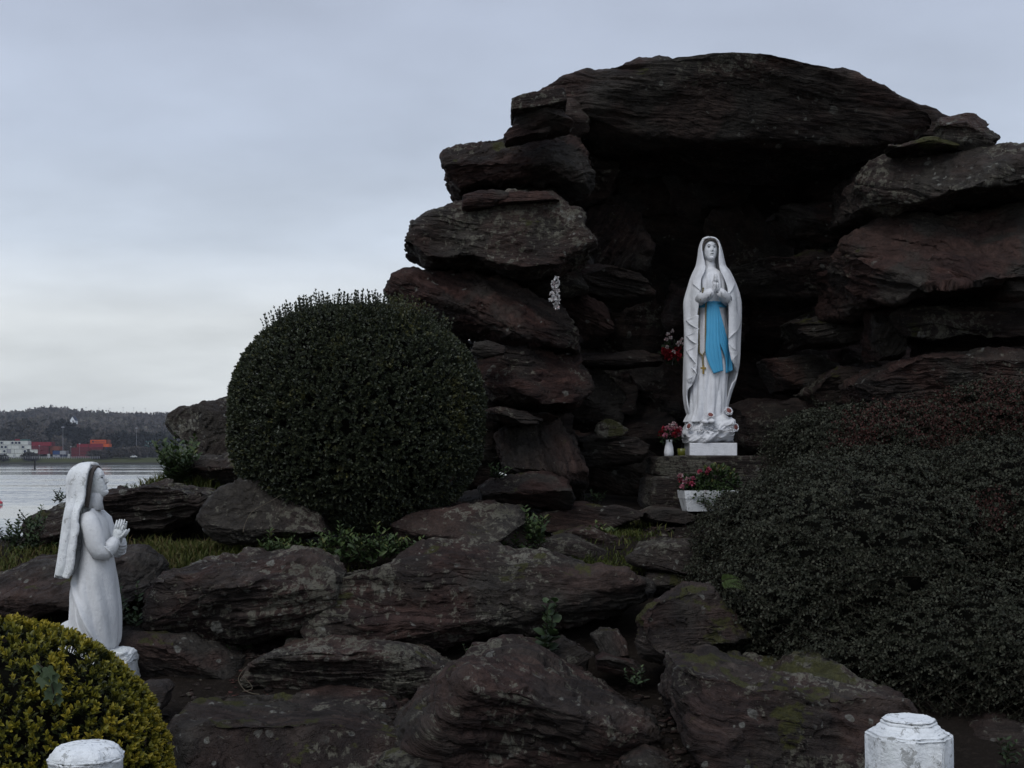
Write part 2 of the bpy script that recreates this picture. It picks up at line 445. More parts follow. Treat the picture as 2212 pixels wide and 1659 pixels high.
def rock_arrays(px, pz, depth, seed=1, sub=6, roll=0, pitch=8, strata=.05, layer=.045, facets=7, lean=0, sharp=20, rough=1.0, grow=1.03):
    """px,pz outline in metres about the centre at mid depth; depth = half depth. roll/pitch tilt the bedding."""
    rs = np.random.RandomState(seed)
    px, pz = np.array(px), np.array(pz)
    rad = outline_radius(px, pz)
    hw, hh = (px.max() - px.min()) / 2, (pz.max() - pz.min()) / 2
    v, f = ico(sub)
    d = v * np.array([hw, depth, hh]); d /= np.linalg.norm(d, axis=1, keepdims=True)
    th = np.arctan2(d[:, 2], d[:, 0]); s = np.maximum(np.hypot(d[:, 0], d[:, 2]), 1e-4)
    idx = (th + PI) / (2 * PI) * 720
    i0 = np.floor(idx).astype(int) % 720; fr = idx - np.floor(idx)
    rr = rad[i0] * (1 - fr) + rad[(i0 + 1) % 720] * fr
    lims = [rr * grow / s]
    pl = [((rs.uniform(-.12, .12), -1, lean + rs.uniform(-.1, .1)), depth), ((rs.uniform(-.2, .2), 1, rs.uniform(-.2, .2)), depth)]
    for i in range(facets):
        ph = 2 * PI * (i + rs.uniform(-.3, .3)) / facets
        al = R(rs.uniform(18, 66)) * (1 if i % 3 else -1)
        nx, nz = math.cos(ph) * math.cos(al), math.sin(ph) * math.cos(al)
        sup = float(np.max(px * nx + pz * nz))
        pl.append(((nx, -math.sin(al), nz), sup * rs.uniform(.95, 1.06) + depth * math.sin(abs(al)) * rs.uniform(.12, .5)))
    for n, dist in pl:
        n = np.array(n); L = np.linalg.norm(n); q = d @ (n / L)
        lims.append(np.where(q > 1e-3, dist / np.maximum(q, 1e-3), 1e3))
    lim = np.array(lims)
    r = np.sum(lim ** -sharp, axis=0) ** (-1 / sharp)
    p = d * r[:, None]
    # bedding frame
    Rm = np.array(Matrix.Rotation(R(-roll), 3, 'Y') @ Matrix.Rotation(R(pitch), 3, 'X'))
    off = rs.uniform(-50, 50, 3)
    size = min(hw, hh, depth)
    n = vnormals(p, f)
    p = p + n * (fbm(p * (1.1 / max(size, .15)) + off, seed, 3) * .10 * size * rough)[:, None]
    p = p + n * (fbm(p * 5.5 + off, seed + 2, 3) * .024 * rough * min(1, size / .2))[:, None]
    n = vnormals(p, f)
    b = p @ Rm
    w = b[:, 2] + 1.1 * layer * fbm(b * np.array([1.6, 1.6, 1.2]) + off, seed + 5, 3) + .016 * fbm(b * 8 + off, seed + 6, 2)
    tot = np.zeros(len(p))
    for lay, amp, gro in ((layer * 3.1, .6, .25), (layer * 1.2, .42, .4), (layer * .5, .24, .45)):
        k = np.floor(w / lay)
        a = vnoise(np.stack([b[:, 0] * 2.7 + off[0], b[:, 1] * 2.7 + off[1], k * 7.37 + off[2]], 1), seed + 7)
        fr = w / lay - k
        open_ = sstep(-.1, .5, vnoise(np.stack([b[:, 0] * 3.1, b[:, 1] * 3.1, k * 3.91 + off[2]], 1), seed + 8))
        tot += amp * (a - gro * 2 * open_ * np.clip(1 - np.minimum(fr, 1 - fr) / .13, 0, 1))
    mask = .22 + .78 * sstep(-.22, .28, fbm(b * np.array([1.5, 1.5, 2.2]) + off * .7, seed + 13, 2))
    nb = Rm[:, 2]
    along = (n @ nb)
    ip = n - along[:, None] * nb[None, :]
    p = p + ip * (tot * mask * strata * .72)[:, None]
    # angular breaks and flakes spalled from the faces
    q = fbm(b * np.array([2.6, 2.6, 5.0]) + off, seed + 9, 4)
    st = np.floor(q * 6) / 6 + .05 * q
    p = p + n * (st * .085 * rough * min(1.0, size / .3))[:, None]
    q = fbm(b * np.array([3.4, 3.4, 1.2]) + off, seed + 10, 4)
    st = np.floor(q * 6) / 6 + .06 * q
    p = p + nb[None, :] * (along * st * strata * .8)[:, None]
    n = vnormals(p, f)
    p = p + n * (fbm(b * np.array([16, 16, 34]) + off, seed + 11, 2) * .0075 * rough)[:, None]
    bo = b + off * .37
    aux = np.stack([fbm(bo * 1.5, 901, 4), fbm(bo * 3.4, 902, 4), fbm(bo * 2.2, 903, 3)], 1)
    aux2 = np.stack([fbm(bo * 5.0, 904, 5, .65), fbm(bo * 3.1, 905, 2), vnoise(bo * 14, 906)], 1)
    return p, f, bo, aux, aux2

def make_rock(name, pts, y, depth, seed=1, label=None, cat='boulder', group=None, parent=None, mat=None, col=(.5, .4, .15), origin=None, fr=.13, **kw):
    # the outline is the rock's widest section, a little in front of its middle
    w = [at(a, b, y - fr * depth) for a, b in pts]
    xs = np.array([q.x for q in w]); zs = np.array([q.z for q in w])
    cx, cz = (xs.min() + xs.max()) / 2, (zs.min() + zs.max()) / 2
    p, f, bed, aux, aux2 = rock_arrays(xs - cx, zs - cz, depth, seed, **kw)
    me = npmesh(name, p, f, True, vec={'bed': bed, 'aux': aux, 'aux2': aux2})
    o = link(name, me, mat or M['rock'], parent)
    loc = Vector((cx, y, cz))
    o.location = loc - (parent.location if parent is not None else Vector((0, 0, 0)))
    o.color = (*col, 1)
    if label: prop(o, label, cat, group)
    return o
# ------------------------------------------------------------------ ground and water
WATER_Z = -6.6
def sstep(a, b, x): 
    t = np.clip((x - a) / (b - a), 0, 1); return t * t * (3 - 2 * t)
def ground_np(x, y):
    x = np.asarray(x, float); y = np.asarray(y, float)
    z = np.interp(y, [-30, 4.3, 5.2, 6.0, 6.9, 7.5, 7.9, 8.8, 9.5, 10.2, 13.5], [-.05, .0, .14, .36, .56, .84, 1.0, 1.05, 1.16, 1.22, 1.3])
    # bank down to the estuary: behind the rockery and to its left
    edge = np.interp(x, [-60, -3.6, -2.6, -1.9, -1.2, 0, 8, 60], [7.6, 8.3, 9.3, 10.4, 12.6, 14.5, 14.5, 14.5])
    over = np.maximum(y - edge, 0)
    z = z - np.minimum(over * .9 + .25 * sstep(0, .5, over), 9.6)
    left = np.maximum(-x - 9 - .3 * np.maximum(0, -y), 0)
    z = z - np.minimum(left * .25, 7.8)
    z = z + .30 * np.exp(-((x + 2.25) / .55) ** 2 - ((y - 9.25) / .45) ** 2)
    p = np.stack([x.ravel(), y.ravel(), np.zeros(x.size)], 1)
    z = z + (.05 * fbm(p * 1.7, 3, 3) + .014 * fbm(p * 8, 4, 2)).reshape(x.shape) * sstep(4, 5.2, y)
    return np.maximum(z, -8.4)
def gz(x, y): return float(ground_np(np.array([x]), np.array([y]))[0])

def grid_mesh(name, xs, ys, zf, mat, kind='structure'):
    X, Y = np.meshgrid(xs, ys); Z = zf(X, Y)
    v = np.stack([X.ravel(), Y.ravel(), Z.ravel()], 1)
    nx, ny = len(xs), len(ys)
    i = np.arange(nx * ny).reshape(ny, nx)
    f = np.stack([i[:-1, :-1].ravel(), i[:-1, 1:].ravel(), i[1:, 1:].ravel(), i[1:, :-1].ravel()], 1)
    o = link(name, npmesh(name, v, f, True), mat)
    o['kind'] = kind
    return o
xs = np.concatenate([np.linspace(-80, -7, 26)[:-1], np.linspace(-7, 7, 180), np.linspace(7, 80, 26)[1:]])
ys = np.concatenate([np.linspace(-40, 4, 16)[:-1], np.linspace(4, 15, 150), np.linspace(15, 30, 26)[1:]])
grid_mesh('ground', xs, ys, ground_np, M['soil'])

wv = [(-3800, -150, WATER_Z), (3800, -150, WATER_Z), (3800, 3700, WATER_Z), (-3800, 3700, WATER_Z)]
wm = bpy.data.meshes.new('water'); wm.from_pydata(wv, [], [(0, 1, 2, 3)])
prop(link('water', wm, M['water']), kind='structure')
# ------------------------------------------------------------------ the grotto
grotto = empty('grotto', at(1550, 1090, 10.2), 'tall dark grotto of stacked slate boulders under one arched roof slab', 'grotto')
G = grotto
def gr(name, pts, y, depth, seed, **kw): return make_rock(name, pts, y, depth, seed, parent=G, **kw)

# roof
roof = gr('roof_slab', [(1122,194),(1175,170),(1250,152),(1340,142),(1440,136),(1560,134),(1630,137),(1700,147),(1770,162),(1840,180),(1900,201),(1950,226),(1995,242),(2020,266),
    (2014,288),(1960,300),(1880,314),(1800,318),(1700,314),(1600,304),(1500,298),(1400,298),(1310,288),(1250,262),(1222,226),(1180,206)], 10.15, 1.15, 11, sub=7, roll=-8, pitch=4, strata=.07, layer=.05, facets=3, col=(.5, .5, .15), sharp=18, rough=.5, grow=1.0, lean=-.55, fr=.36)
roof['label'] = 'long arched slab with lichen along its upper edge'
gr('roof_slab', [(1200,300),(1300,262),(1500,245),(1700,250),(1880,285),(2040,335),(2040,372),(1800,362),(1500,350),(1220,350)], 11.9, 1.2, 12, sub=6, roll=0, pitch=2, facets=4, col=(.4, .1, 0))
# left pillar, from the top down
gr('slab', [(1110,222),(1125,212),(1150,202),(1190,200),(1209,205),(1214,212),(1170,216),(1120,226)], 9.1, .24, 21, roll=10, layer=.02, strata=.02, col=(.2, .5, .1))
gr('stone', [(1106,228),(1130,220),(1180,213),(1212,206),(1218,215),(1219,236),(1190,242),(1150,247),(1106,252)], 9.1, .24, 22, roll=8, layer=.03, strata=.018, facets=0, sharp=34, rough=.4, lean=.12, col=(.2, .85, .05))
gr('stone', [(1105,272),(1110,256),(1150,247),(1216,238),(1222,256),(1238,270),(1230,284),(1190,284),(1130,284)], 9.1, .24, 23, roll=12, layer=.03, strata=.03, lean=.2, col=(.6, .2, .05))
gr('slab', [(1087,292),(1094,283),(1120,270),(1150,264),(1190,272),(1180,290),(1120,298),(1092,308)], 9.1, .24, 24, roll=18, layer=.02, strata=.025, col=(.7, .2, 0))
gr('boulder', [(961,352),(978,340),(1040,319),(1095,302),(1132,287),(1205,279),(1255,292),(1272,330),(1273,390),(1262,420),(1215,408),(1190,398),(1110,403),(1045,410),(998,418),(975,402),(962,378)], 9.75, .8, 25, sub=7, roll=12, pitch=10, strata=.06, layer=.05, lean=-.1, col=(.75, .12, .12))
gr('slab', [(998,446),(1002,424),(1040,414),(1100,418),(1095,432),(1060,445),(1010,450)], 9.1, .24, 26, roll=2, layer=.02, strata=.03, col=(.9, .1, 0))
gr('slab', [(1070,428),(1090,414),(1180,415),(1204,437),(1130,441),(1075,440)], 9.1, .24, 27, roll=-3, layer=.02, strata=.025, col=(1, .05, 0))
gr('boulder', [(875,533),(900,505),(935,478),(985,453),(1060,441),(1170,440),(1205,457),(1240,480),(1260,515),(1273,548),(1245,563),(1215,577),(1195,598),(1140,609),(1080,592),(1030,579),(935,576),(890,546)], 9.65, .95, 28, sub=7, roll=-3, pitch=14, strata=.035, layer=.05, lean=.25, col=(.5, .9, .02), facets=4)
gr('boulder', [(839,622),(850,602),(880,588),(935,580),(1010,588),(1090,604),(1160,624),(1208,655),(1240,700),(1257,738),(1255,762),(1210,757),(1130,747),(1075,738),(1020,724),(960,700),(890,672),(850,648)], 9.6, .9, 29, sub=7, roll=-22, pitch=10, strata=.05, layer=.05, col=(.95, .12, .02), facets=8)
gr('boulder', [(1208,640),(1230,618),(1290,658),(1322,702),(1310,720),(1262,735),(1225,700)], 10.4, .6, 30, roll=-25, layer=.04, col=(.8, .05, 0))
gr('boulder', [(1018,748),(1060,738),(1100,748),(1190,762),(1240,768),(1263,800),(1263,850),(1240,886),(1180,890),(1130,877),(1062,872),(1035,820)], 9.65, .85, 31, sub=7, roll=-3, pitch=6, strata=.06, layer=.035, col=(.85, .12, 0), facets=6)
gr('stone', [(1020,760),(1026,742),(1052,736),(1092,748),(1088,765),(1045,772)], 8.95, .2, 32, roll=-5, layer=.03, strata=.02, col=(1, .25, 0))
gr('slab', [(1050,888),(1075,880),(1130,890),(1166,905),(1160,916),(1115,914),(1058,906)], 9.2, .4, 33, roll=-12, layer=.018, strata=.03, col=(1, .1, 0))
gr('slab', [(1140,895),(1180,890),(1206,900),(1190,910),(1150,912)], 9.35, .4, 34, roll=0, layer=.018, strata=.03, col=(.9, .1, 0))
gr('slab', [(1076,940),(1110,925),(1160,908),(1205,905),(1238,946),(1262,992),(1276,1042),(1270,1085),(1225,1100),(1150,1070),(1095,1020)], 9.5, .5, 35, sub=7, roll=-50, pitch=30, strata=.03, layer=.05, facets=5, lean=.25, col=(.5, .3, .05))
gr('boulder', [(1035,1052),(1065,1030),(1130,1018),(1190,1018),(1228,1035),(1240,1075),(1230,1100),(1090,1104),(1040,1088)], 9.05, .5, 36, roll=-8, layer=.03, strata=.05, col=(.8, .12, .35))
gr('boulder', [(900,690),(1000,720),(1060,760),(1070,900),(1080,1050),(900,1060),(880,860)], 10.3, .7, 37, roll=-5, col=(.5, .2, .1))
# inner left wall
gr('boulder', [(1270,440),(1330,425),(1380,470),(1400,540),(1380,590),(1290,590),(1255,520)], 10.9, .6, 41, roll=60, col=(.5, .1, 0))
gr('boulder', [(1200,590),(1300,575),(1380,600),(1415,640),(1340,655),(1250,640)], 10.6, .7, 42, roll=-12, layer=.04, col=(.7, .1, 0))
gr('slab', [(1225,765),(1300,758),(1420,768),(1430,785),(1330,795),(1240,790)], 10.5, .6, 43, roll=-2, layer=.03, col=(.4, .15, 0))
gr('boulder', [(1180,300),(1290,290),(1330,360),(1310,440),(1200,450)], 10.8, .9, 44, col=(.4, .1, 0))
gr('boulder', [(1210,800),(1300,790),(1350,860),(1330,930),(1220,930)], 10.7, .7, 45, col=(.4, .1, 0))
gr('boulder', [(1230,950),(1330,940),(1420,990),(1400,1060),(1330,1085),(1260,1080)], 11.0, .7, 46, roll=-20, col=(.5, .2, 0))
# right pillar, from the top down
gr('boulder', [(2022,292),(2026,264),(2036,246),(2062,238),(2100,242),(2130,257),(2137,272),(2118,284),(2148,299),(2146,311),(2122,316),(2136,326),(2120,339),(2060,334),(2026,318)], 9.3, .34, 51, sub=6, rough=.7, roll=-6, layer=.05, strata=.05, col=(.75, .55, .2))
gr('stone', [(1925,316),(1950,304),(2000,300),(2040,310),(2060,326),(1990,330),(1930,328)], 9.25, .3, 52, roll=0, layer=.02, col=(.4, .4, .95))
gr('boulder', [(1851,456),(1862,394),(1880,356),(1906,338),(1962,332),(2050,338),(2110,347),(2165,360),(2198,378),(2218,404),(2226,432),(2150,440),(2050,446),(1990,456),(1930,466),(1885,462)], 9.7, .9, 53, sub=7, roll=-4, pitch=20, strata=.035, layer=.06, facets=3, sharp=30, col=(.3, .6, .05))
gr('boulder', [(2140,346),(2165,338),(2200,352),(2260,380),(2280,440),(2200,430)], 10.4, .6, 54, col=(.3, .5, .1))
gr('slab', [(1990,462),(2060,448),(2160,446),(2215,454),(2260,452),(2260,470),(2100,476),(2000,478)], 10.1, .6, 55, layer=.03, roll=2, col=(.5, .3, 0))
gr('boulder', [(1834,562),(1848,522),(1888,486),(1945,470),(2050,466),(2150,462),(2250,464),(2280,540),(2260,620),(2160,632),(2076,638),(2000,650),(1956,648),(1905,664),(1866,662),(1845,622)], 9.7, .95, 56, sub=7, roll=-5, pitch=14, strata=.075, layer=.05, facets=4, sharp=30, col=(.85, .14, .05))
gr('stone', [(2165,605),(2190,598),(2270,600),(2270,640),(2200,650),(2170,640)], 9.0, .3, 57, layer=.03, col=(1, .2, 0))
gr('slab', [(1945,676),(1970,668),(2050,666),(2200,670),(2290,676),(2290,736),(2210,738),(2092,734),(2000,724),(1962,728),(1950,700)], 9.6, .8, 58, sub=7, roll=-1, pitch=8, strata=.05, layer=.028, facets=4, sharp=18, col=(.25, .6, .1))
gr('boulder', [(1880,672),(1920,662),(1955,680),(1950,770),(1900,780),(1882,740)], 9.9, .6, 59, roll=70, col=(1, .1, 0))
gr('boulder', [(1880,824),(1918,796),(1982,771),(2047,765),(2140,766),(2240,772),(2300,800),(2300,860),(2150,880),(2000,890),(1900,890)], 9.5, .8, 60, sub=7, roll=4, pitch=10, strata=.06, layer=.05, col=(.8, .3, .02), facets=3, sharp=30)
gr('boulder', [(1900,880),(2050,870),(2300,880),(2320,1120),(1900,1130)], 9.9, .7, 61, roll=3, col=(.6, .2, .05))
gr('slab', [(1990,730),(2100,735),(2300,740),(2300,775),(2100,772),(1980,775)], 10.3, .6, 62, col=(.4, .1, 0))
# inner right wall
gr('boulder', [(1667,466),(1700,448),(1800,438),(1880,452),(1900,490),(1850,522),(1772,532),(1712,505)], 10.8, .7, 65, sub=7, roll=-18, layer=.04, strata=.06, col=(.7, .1, 0))
gr('boulder', [(1560,592),(1640,562),(1760,560),(1880,570),(1900,630),(1780,645),(1640,640)], 11.0, .8, 66, sub=7, roll=6, layer=.05, col=(.4, .25, .25))
gr('boulder', [(1700,700),(1780,668),(1890,664),(1905,720),(1840,745),(1750,745)], 10.8, .8, 67, sub=7, roll=12, layer=.04, strata=.06, col=(.3, .3, .3))
gr('boulder', [(1640,780),(1740,770),(1800,790),(1790,840),(1680,850)], 11.2, .7, 68, roll=5, col=(.9, .1, 0))
gr('boulder', [(1730,850),(1800,790),(1880,780),(1930,830),(1900,880),(1780,885)], 10.7, .7, 69, roll=10, col=(.3, .4, .2))
gr('boulder', [(1590,880),(1700,860),(1850,870),(1900,960),(1700,1000),(1600,960)], 11.0, .7, 70, roll=2, col=(.4, .15, .2))
gr('boulder', [(1840,330),(1920,320),(1960,400),(1920,480),(1840,470)], 10.9, .9, 71, col=(.4, .1, 0))
# back wall: courses of large boulders
_rs = random.Random(5)
for row, (v0, v1) in enumerate(((300, 470), (450, 610), (590, 760), (740, 900), (880, 1060))):
    for c in range(6):
        x0 = 1130 + c * 150 + (75 if row % 2 else 0) + _rs.uniform(-15, 15); x1 = x0 + 190
        gr('boulder', [(x0, (v0 + v1) / 2 + 20), (x0 + 25, v0 + 15), (x0 + 100, v0 - 8), (x1 - 20, v0 + 10), (x1, (v0 + v1) / 2), (x1 - 25, v1 - 10), (x0 + 90, v1 + 8), (x0 + 20, v1 - 12)],
           12.5 + _rs.uniform(-.15, .25), .75, 100 + row * 10 + c, sub=5, roll=_rs.uniform(-15, 15), layer=.06, strata=.07, col=(.5, .1, 0))
for i, (x0, x1, v0, v1) in enumerate(((1150, 1500, 280, 700), (1420, 1750, 290, 720), (1680, 2100, 300, 740), (1150, 1520, 660, 1090), (1450, 1800, 660, 1090), (1720, 2150, 660, 1090))):
    gr('boulder', [(x0, v0 + 40), (x0 + 60, v0), (x1 - 60, v0), (x1, v0 + 40), (x1, v1 - 40), (x1 - 60, v1), (x0 + 60, v1), (x0, v1 - 40)], 13.5, .6, 180 + i, sub=4, col=(.4, .1, 0))
gr('boulder', [(1000,860),(1100,850),(1240,870),(1250,1000),(1100,1010),(1000,1000)], 10.2, .6, 190, sub=5, col=(.5, .1, 0))
gr('boulder', [(1960,600),(2290,600),(2290,720),(1960,720)], 10.5, .6, 191, sub=5, col=(.5, .1, 0))
gr('boulder', [(990,560),(1100,550),(1240,560),(1260,640),(1120,660),(1000,640)], 10.3, .6, 192, sub=5, col=(.6, .1, 0))
gr('boulder', [(1170,235),(1210,215),(1300,205),(1360,250),(1350,330),(1190,320)], 10.5, .6, 193, sub=5, col=(.5, .1, 0))
gr('boulder', [(1120,225),(1160,210),(1240,212),(1270,280),(1240,300),(1130,296)], 9.8, .4, 194, sub=5, col=(.5, .2, 0))
gr('boulder', [(1010,418),(1060,412),(1200,412),(1220,445),(1100,452),(1015,450)], 9.8, .5, 195, sub=5, col=(.6, .1, 0))
# ------------------------------------------------------------------ the rockery in front: every boulder is a thing
def rk(pts, y, depth, seed, label, name='boulder', cat='boulder', **kw): return make_rock(name, pts, y, depth, seed, label=label, cat=cat, **kw)

rk([(366,916),(374,900),(400,885),(440,873),(490,865),(560,866),(600,900),(590,975),(520,985),(470,994),(440,988),(415,967),(388,945)], 10.0, .35, 201, 'upright standing slab dotted with pale lichen, half behind the round bush', 'standing_slab', sub=7, roll=70, pitch=60, strata=.02, layer=.08, facets=4, sharp=20, lean=.1, col=(.2, .62, .12))
rk([(392,1024),(430,992),(500,976),(580,970),(600,1030),(480,1046),(410,1050)], 9.5, .5, 202, 'jagged flat rock just below the upright standing slab', roll=10, layer=.025, strata=.06, col=(.3, .3, .1))
rk([(200,1105),(233,1070),(292,1054),(335,1046),(387,1053),(436,1066),(447,1092),(421,1122),(360,1140),(273,1138),(210,1130)], 8.5, .5, 203, 'ragged layered rock on the water side beyond the kneeling figure', sub=7, roll=6, pitch=12, strata=.09, layer=.028, col=(.2, .3, .1))
rk([(43,1146),(60,1106),(99,1091),(144,1083),(200,1090),(210,1140),(190,1165),(130,1168),(82,1174),(47,1163)], 8.2, .45, 204, 'rounded rough rock on the water side, behind the kneeling figure\'s long veil', roll=14, pitch=14, strata=.05, layer=.03, col=(.15, .42, .12))
rk([(438,1125),(450,1090),(480,1058),(520,1036),(570,1040),(640,1080),(705,1115),(722,1152),(640,1168),(520,1165),(450,1155)], 8.0, .5, 205, 'grey sloping rock under the round bush with a dry stem over it', sub=7, roll=-14, pitch=20, strata=.05, layer=.035, lean=.25, col=(.15, .38, .12))
rk([(838,1135),(880,1112),(980,1092),(1060,1084),(1120,1094),(1137,1126),(1095,1150),(1062,1176),(960,1190),(862,1182)], 7.95, .45, 206, 'low brown rock with yellowish lichen crust at the round bush\'s foot', sub=7, roll=5, pitch=12, strata=.04, layer=.04, col=(.55, .55, .15))
rk([(1140,1120),(1180,1102),(1260,1092),(1345,1098),(1390,1112),(1330,1130),(1270,1150),(1180,1150)], 8.9, .45, 207, 'flat step of layered slate in the path to the grotto mouth', 'path_slab', 'slab', roll=-4, layer=.025, strata=.04, col=(.5, .4, .2))
rk([(1145,1188),(1160,1168),(1216,1160),(1280,1176),(1318,1196),(1316,1222),(1230,1218),(1180,1206)], 8.0, .4, 208, 'lichen-spotted slab between the bright grass tuft and the leafy weeds', 'path_slab', 'slab', roll=-8, layer=.03, strata=.03, lean=.5, col=(.45, .85, .1))
rk([(1190,1155),(1260,1140),(1330,1160),(1350,1185),(1300,1195),(1220,1178)], 8.4, .3, 209, 'small mossy slab at the foot of the path grass', 'path_slab', 'slab', roll=-5, layer=.025, strata=.03, col=(.4, .5, .5))
rk([(1352,1204),(1387,1180),(1428,1170),(1490,1168),(1530,1195),(1510,1232),(1440,1236),(1385,1226)], 7.6, .4, 210, 'pale grey-crusted rock at the edge of the dark shrub, beside the path grass', roll=-6, layer=.04, strata=.03, col=(.2, .75, .25))
rk([(1388,1262),(1400,1238),(1440,1232),(1490,1240),(1500,1275),(1440,1292),(1400,1285)], 7.5, .35, 211, 'small shadowed rock wedged behind the moss-tipped boulder', roll=-20, layer=.04, strata=.03, col=(.3, .3, .5))
rk([(1375,1110),(1410,1098),(1470,1100),(1510,1118),(1480,1132),(1400,1130)], 9.0, .25, 212, 'smooth pale flat stone on the path below the pedestal', 'path_slab', 'slab', roll=0, layer=.05, strata=.02, col=(.3, .6, .1))
# middle tier
rk([(-40,1262),(0,1236),(60,1213),(125,1204),(250,1200),(292,1198),(325,1221),(340,1254),(320,1284),(260,1296),(180,1306),(120,1316),(20,1322),(-40,1310)], 7.3, .55, 221, 'long banded rock behind the skirt of the kneeling figure', sub=7, roll=10, pitch=10, strata=.06, layer=.035, col=(.4, .2, .05))
rk([(311,1294),(336,1264),(344,1250),(416,1227),(490,1213),(565,1203),(655,1203),(702,1214),(737,1240),(722,1292),(690,1340),(650,1366),(560,1386),(500,1388),(420,1376),(332,1350),(318,1322)], 6.95, .42, 222, 'broad boulder crusted with pale lichen, a deep hollow under its upper left lip', sub=7, roll=8, pitch=14, strata=.06, layer=.05, lean=.05, facets=5, col=(.5, .7, .05))
rk([(684,1368),(700,1320),(720,1284),(733,1244),(813,1233),(868,1207),(926,1192),(1055,1191),(1167,1207),(1232,1236),(1316,1241),(1355,1251),(1400,1269),(1393,1292),(1351,1321),(1280,1344),(1168,1366),(1060,1380),(990,1396),(910,1400),(830,1384),(764,1380)], 6.95, .48, 223, 'largest boulder of the rockery, long and lichen-flecked with a shadowed underside', sub=7, roll=-2, pitch=14, strata=.075, layer=.05, lean=.08, facets=5, col=(.6, .62, .12))
rk([(262,1358),(327,1356),(416,1369),(476,1387),(520,1418),(520,1464),(508,1496),(476,1486),(402,1477),(297,1462),(240,1450),(236,1390)], 6.75, .5, 224, 'brown banded rock beside the white base of the kneeling figure', sub=7, roll=-12, pitch=10, strata=.05, layer=.04, col=(.65, .3, .15))
rk([(532,1482),(546,1434),(590,1408),(655,1391),(716,1391),(861,1390),(912,1403),(960,1428),(978,1442),(942,1470),(868,1488),(797,1506),(700,1506),(603,1500)], 6.5, .5, 225, 'flat-topped slab with rosette lichen and a broken reddish right-hand point', sub=7, roll=2, pitch=6, strata=.07, layer=.04, lean=.12, col=(.7, .72, .08))
rk([(862,1570),(926,1507),(984,1449),(1022,1429),(1093,1421),(1152,1436),(1200,1460),(1280,1502),(1360,1522),(1404,1538),(1424,1568),(1430,1612),(1440,1700),(1200,1720),(1000,1640),(905,1600)], 6.0, .6, 226, 'big sloping boulder with a sharp ridge and white lichen spots in the bottom row', sub=7, roll=-20, pitch=26, strata=.05, layer=.05, lean=.22, facets=5, col=(.5, .6, .1))
rk([(360,1590),(395,1552),(480,1546),(603,1551),(710,1549),(797,1566),(866,1588),(874,1630),(860,1720),(380,1740)], 5.75, .5, 227, 'flat-fronted mossy grey slab in the bottom row with a pale straight top edge', sub=7, roll=-3, pitch=60, strata=.015, layer=.08, facets=4, sharp=22, lean=.1, col=(.25, .45, .55))
rk([(1371,1368),(1380,1332),(1396,1305),(1428,1284),(1485,1266),(1540,1276),(1590,1330),(1620,1378),(1500,1388),(1475,1418),(1428,1435),(1383,1424)], 6.5, .5, 228, 'moss-tipped boulder overhanging a black gap at the edge of the dark shrub', sub=7, roll=-3, pitch=8, strata=.06, layer=.045, lean=.15, col=(.6, .5, .75))
rk([(1452,1500),(1455,1432),(1500,1428),(1559,1432),(1619,1455),(1738,1470),(1872,1486),(1960,1520),(1990,1600),(1980,1740),(1560,1740),(1505,1640),(1468,1570)], 5.8, .6, 229, 'big mossy boulder with large pale lichen rosettes in front of the dark shrub', sub=7, roll=-14, pitch=20, strata=.045, layer=.06, lean=.05, facets=5, col=(.4, .7, .42))
rk([(1163,1434),(1190,1400),(1216,1373),(1250,1388),(1286,1410),(1268,1448),(1236,1462),(1180,1452)], 6.5, .22, 230, 'small grey triangular stone beside the trailing ivy', 'stone', 'stone', roll=30, strata=.015, layer=.05, facets=5, sharp=20, col=(.05, .6, .1))
rk([(1278,1372),(1300,1364),(1334,1364),(1350,1390),(1358,1420),(1342,1434),(1294,1412)], 6.6, .2, 231, 'brown flat stone leaning next to the small grey triangular stone', 'stone', 'stone', roll=-60, strata=.015, layer=.04, facets=5, col=(.6, .4, .1))
rk([(1285,1420),(1310,1412),(1370,1430),(1400,1450),(1340,1462),(1290,1450)], 6.4, .18, 232, 'thin reddish slab lying in the gully of chippings', 'stone', 'stone', roll=-10, strata=.02, layer=.03, col=(.9, .3, .05))
rk([(800,1652),(830,1628),(900,1612),(960,1640),(960,1690),(820,1700)], 5.55, .25, 233, 'crumbly pale stone at the foot of the bottom row between two big slabs', 'stone', 'stone', roll=-10, strata=.03, layer=.03, col=(.3, 1.0, .3))
rk([(1340,1640),(1400,1620),(1450,1640),(1500,1700),(1340,1710)], 5.6, .25, 234, 'reddish split stone at the foot of the bottom row beneath the gully', 'stone', 'stone', roll=-15, strata=.03, layer=.03, col=(.9, .3, .1))
rk([(560,1535),(640,1512),(740,1508),(830,1512),(870,1545),(800,1575),(640,1560)], 6.15, .25, 235, 'broken earthy rock between the flat-topped slab and the mossy grey slab', 'stone', 'stone', roll=-6, strata=.04, layer=.03, col=(.5, .4, .15))
rk([(276,1490),(300,1476),(350,1478),(364,1490),(350,1530),(290,1530)], 6.0, .2, 236, 'small square stone just right of the yellow-green bush', 'stone', 'stone', roll=5, strata=.02, layer=.04, col=(.4, .3, .1))
rk([(2080,1600),(2120,1570),(2200,1560),(2280,1580),(2300,1720),(2090,1720)], 6.0, .4, 237, 'shadowed rock under the dark shrub beyond the stepped white post', sub=6, roll=5, strata=.03, layer=.05, col=(.3, .3, .2))
rk([(1580,1360),(1700,1330),(1850,1360),(1900,1440),(1800,1500),(1640,1470)], 7.2, .5, 238, 'buried rock in the shadow beneath the dark shrub', roll=0, col=(.4, .1, .05))
rk([(2160,985),(2185,960),(2240,950),(2270,975),(2250,1000)], 8.2, .3, 239, 'brown flat rock poking out of the shrub at the grotto\'s right side', roll=15, layer=.03, col=(.9, .3, .05))

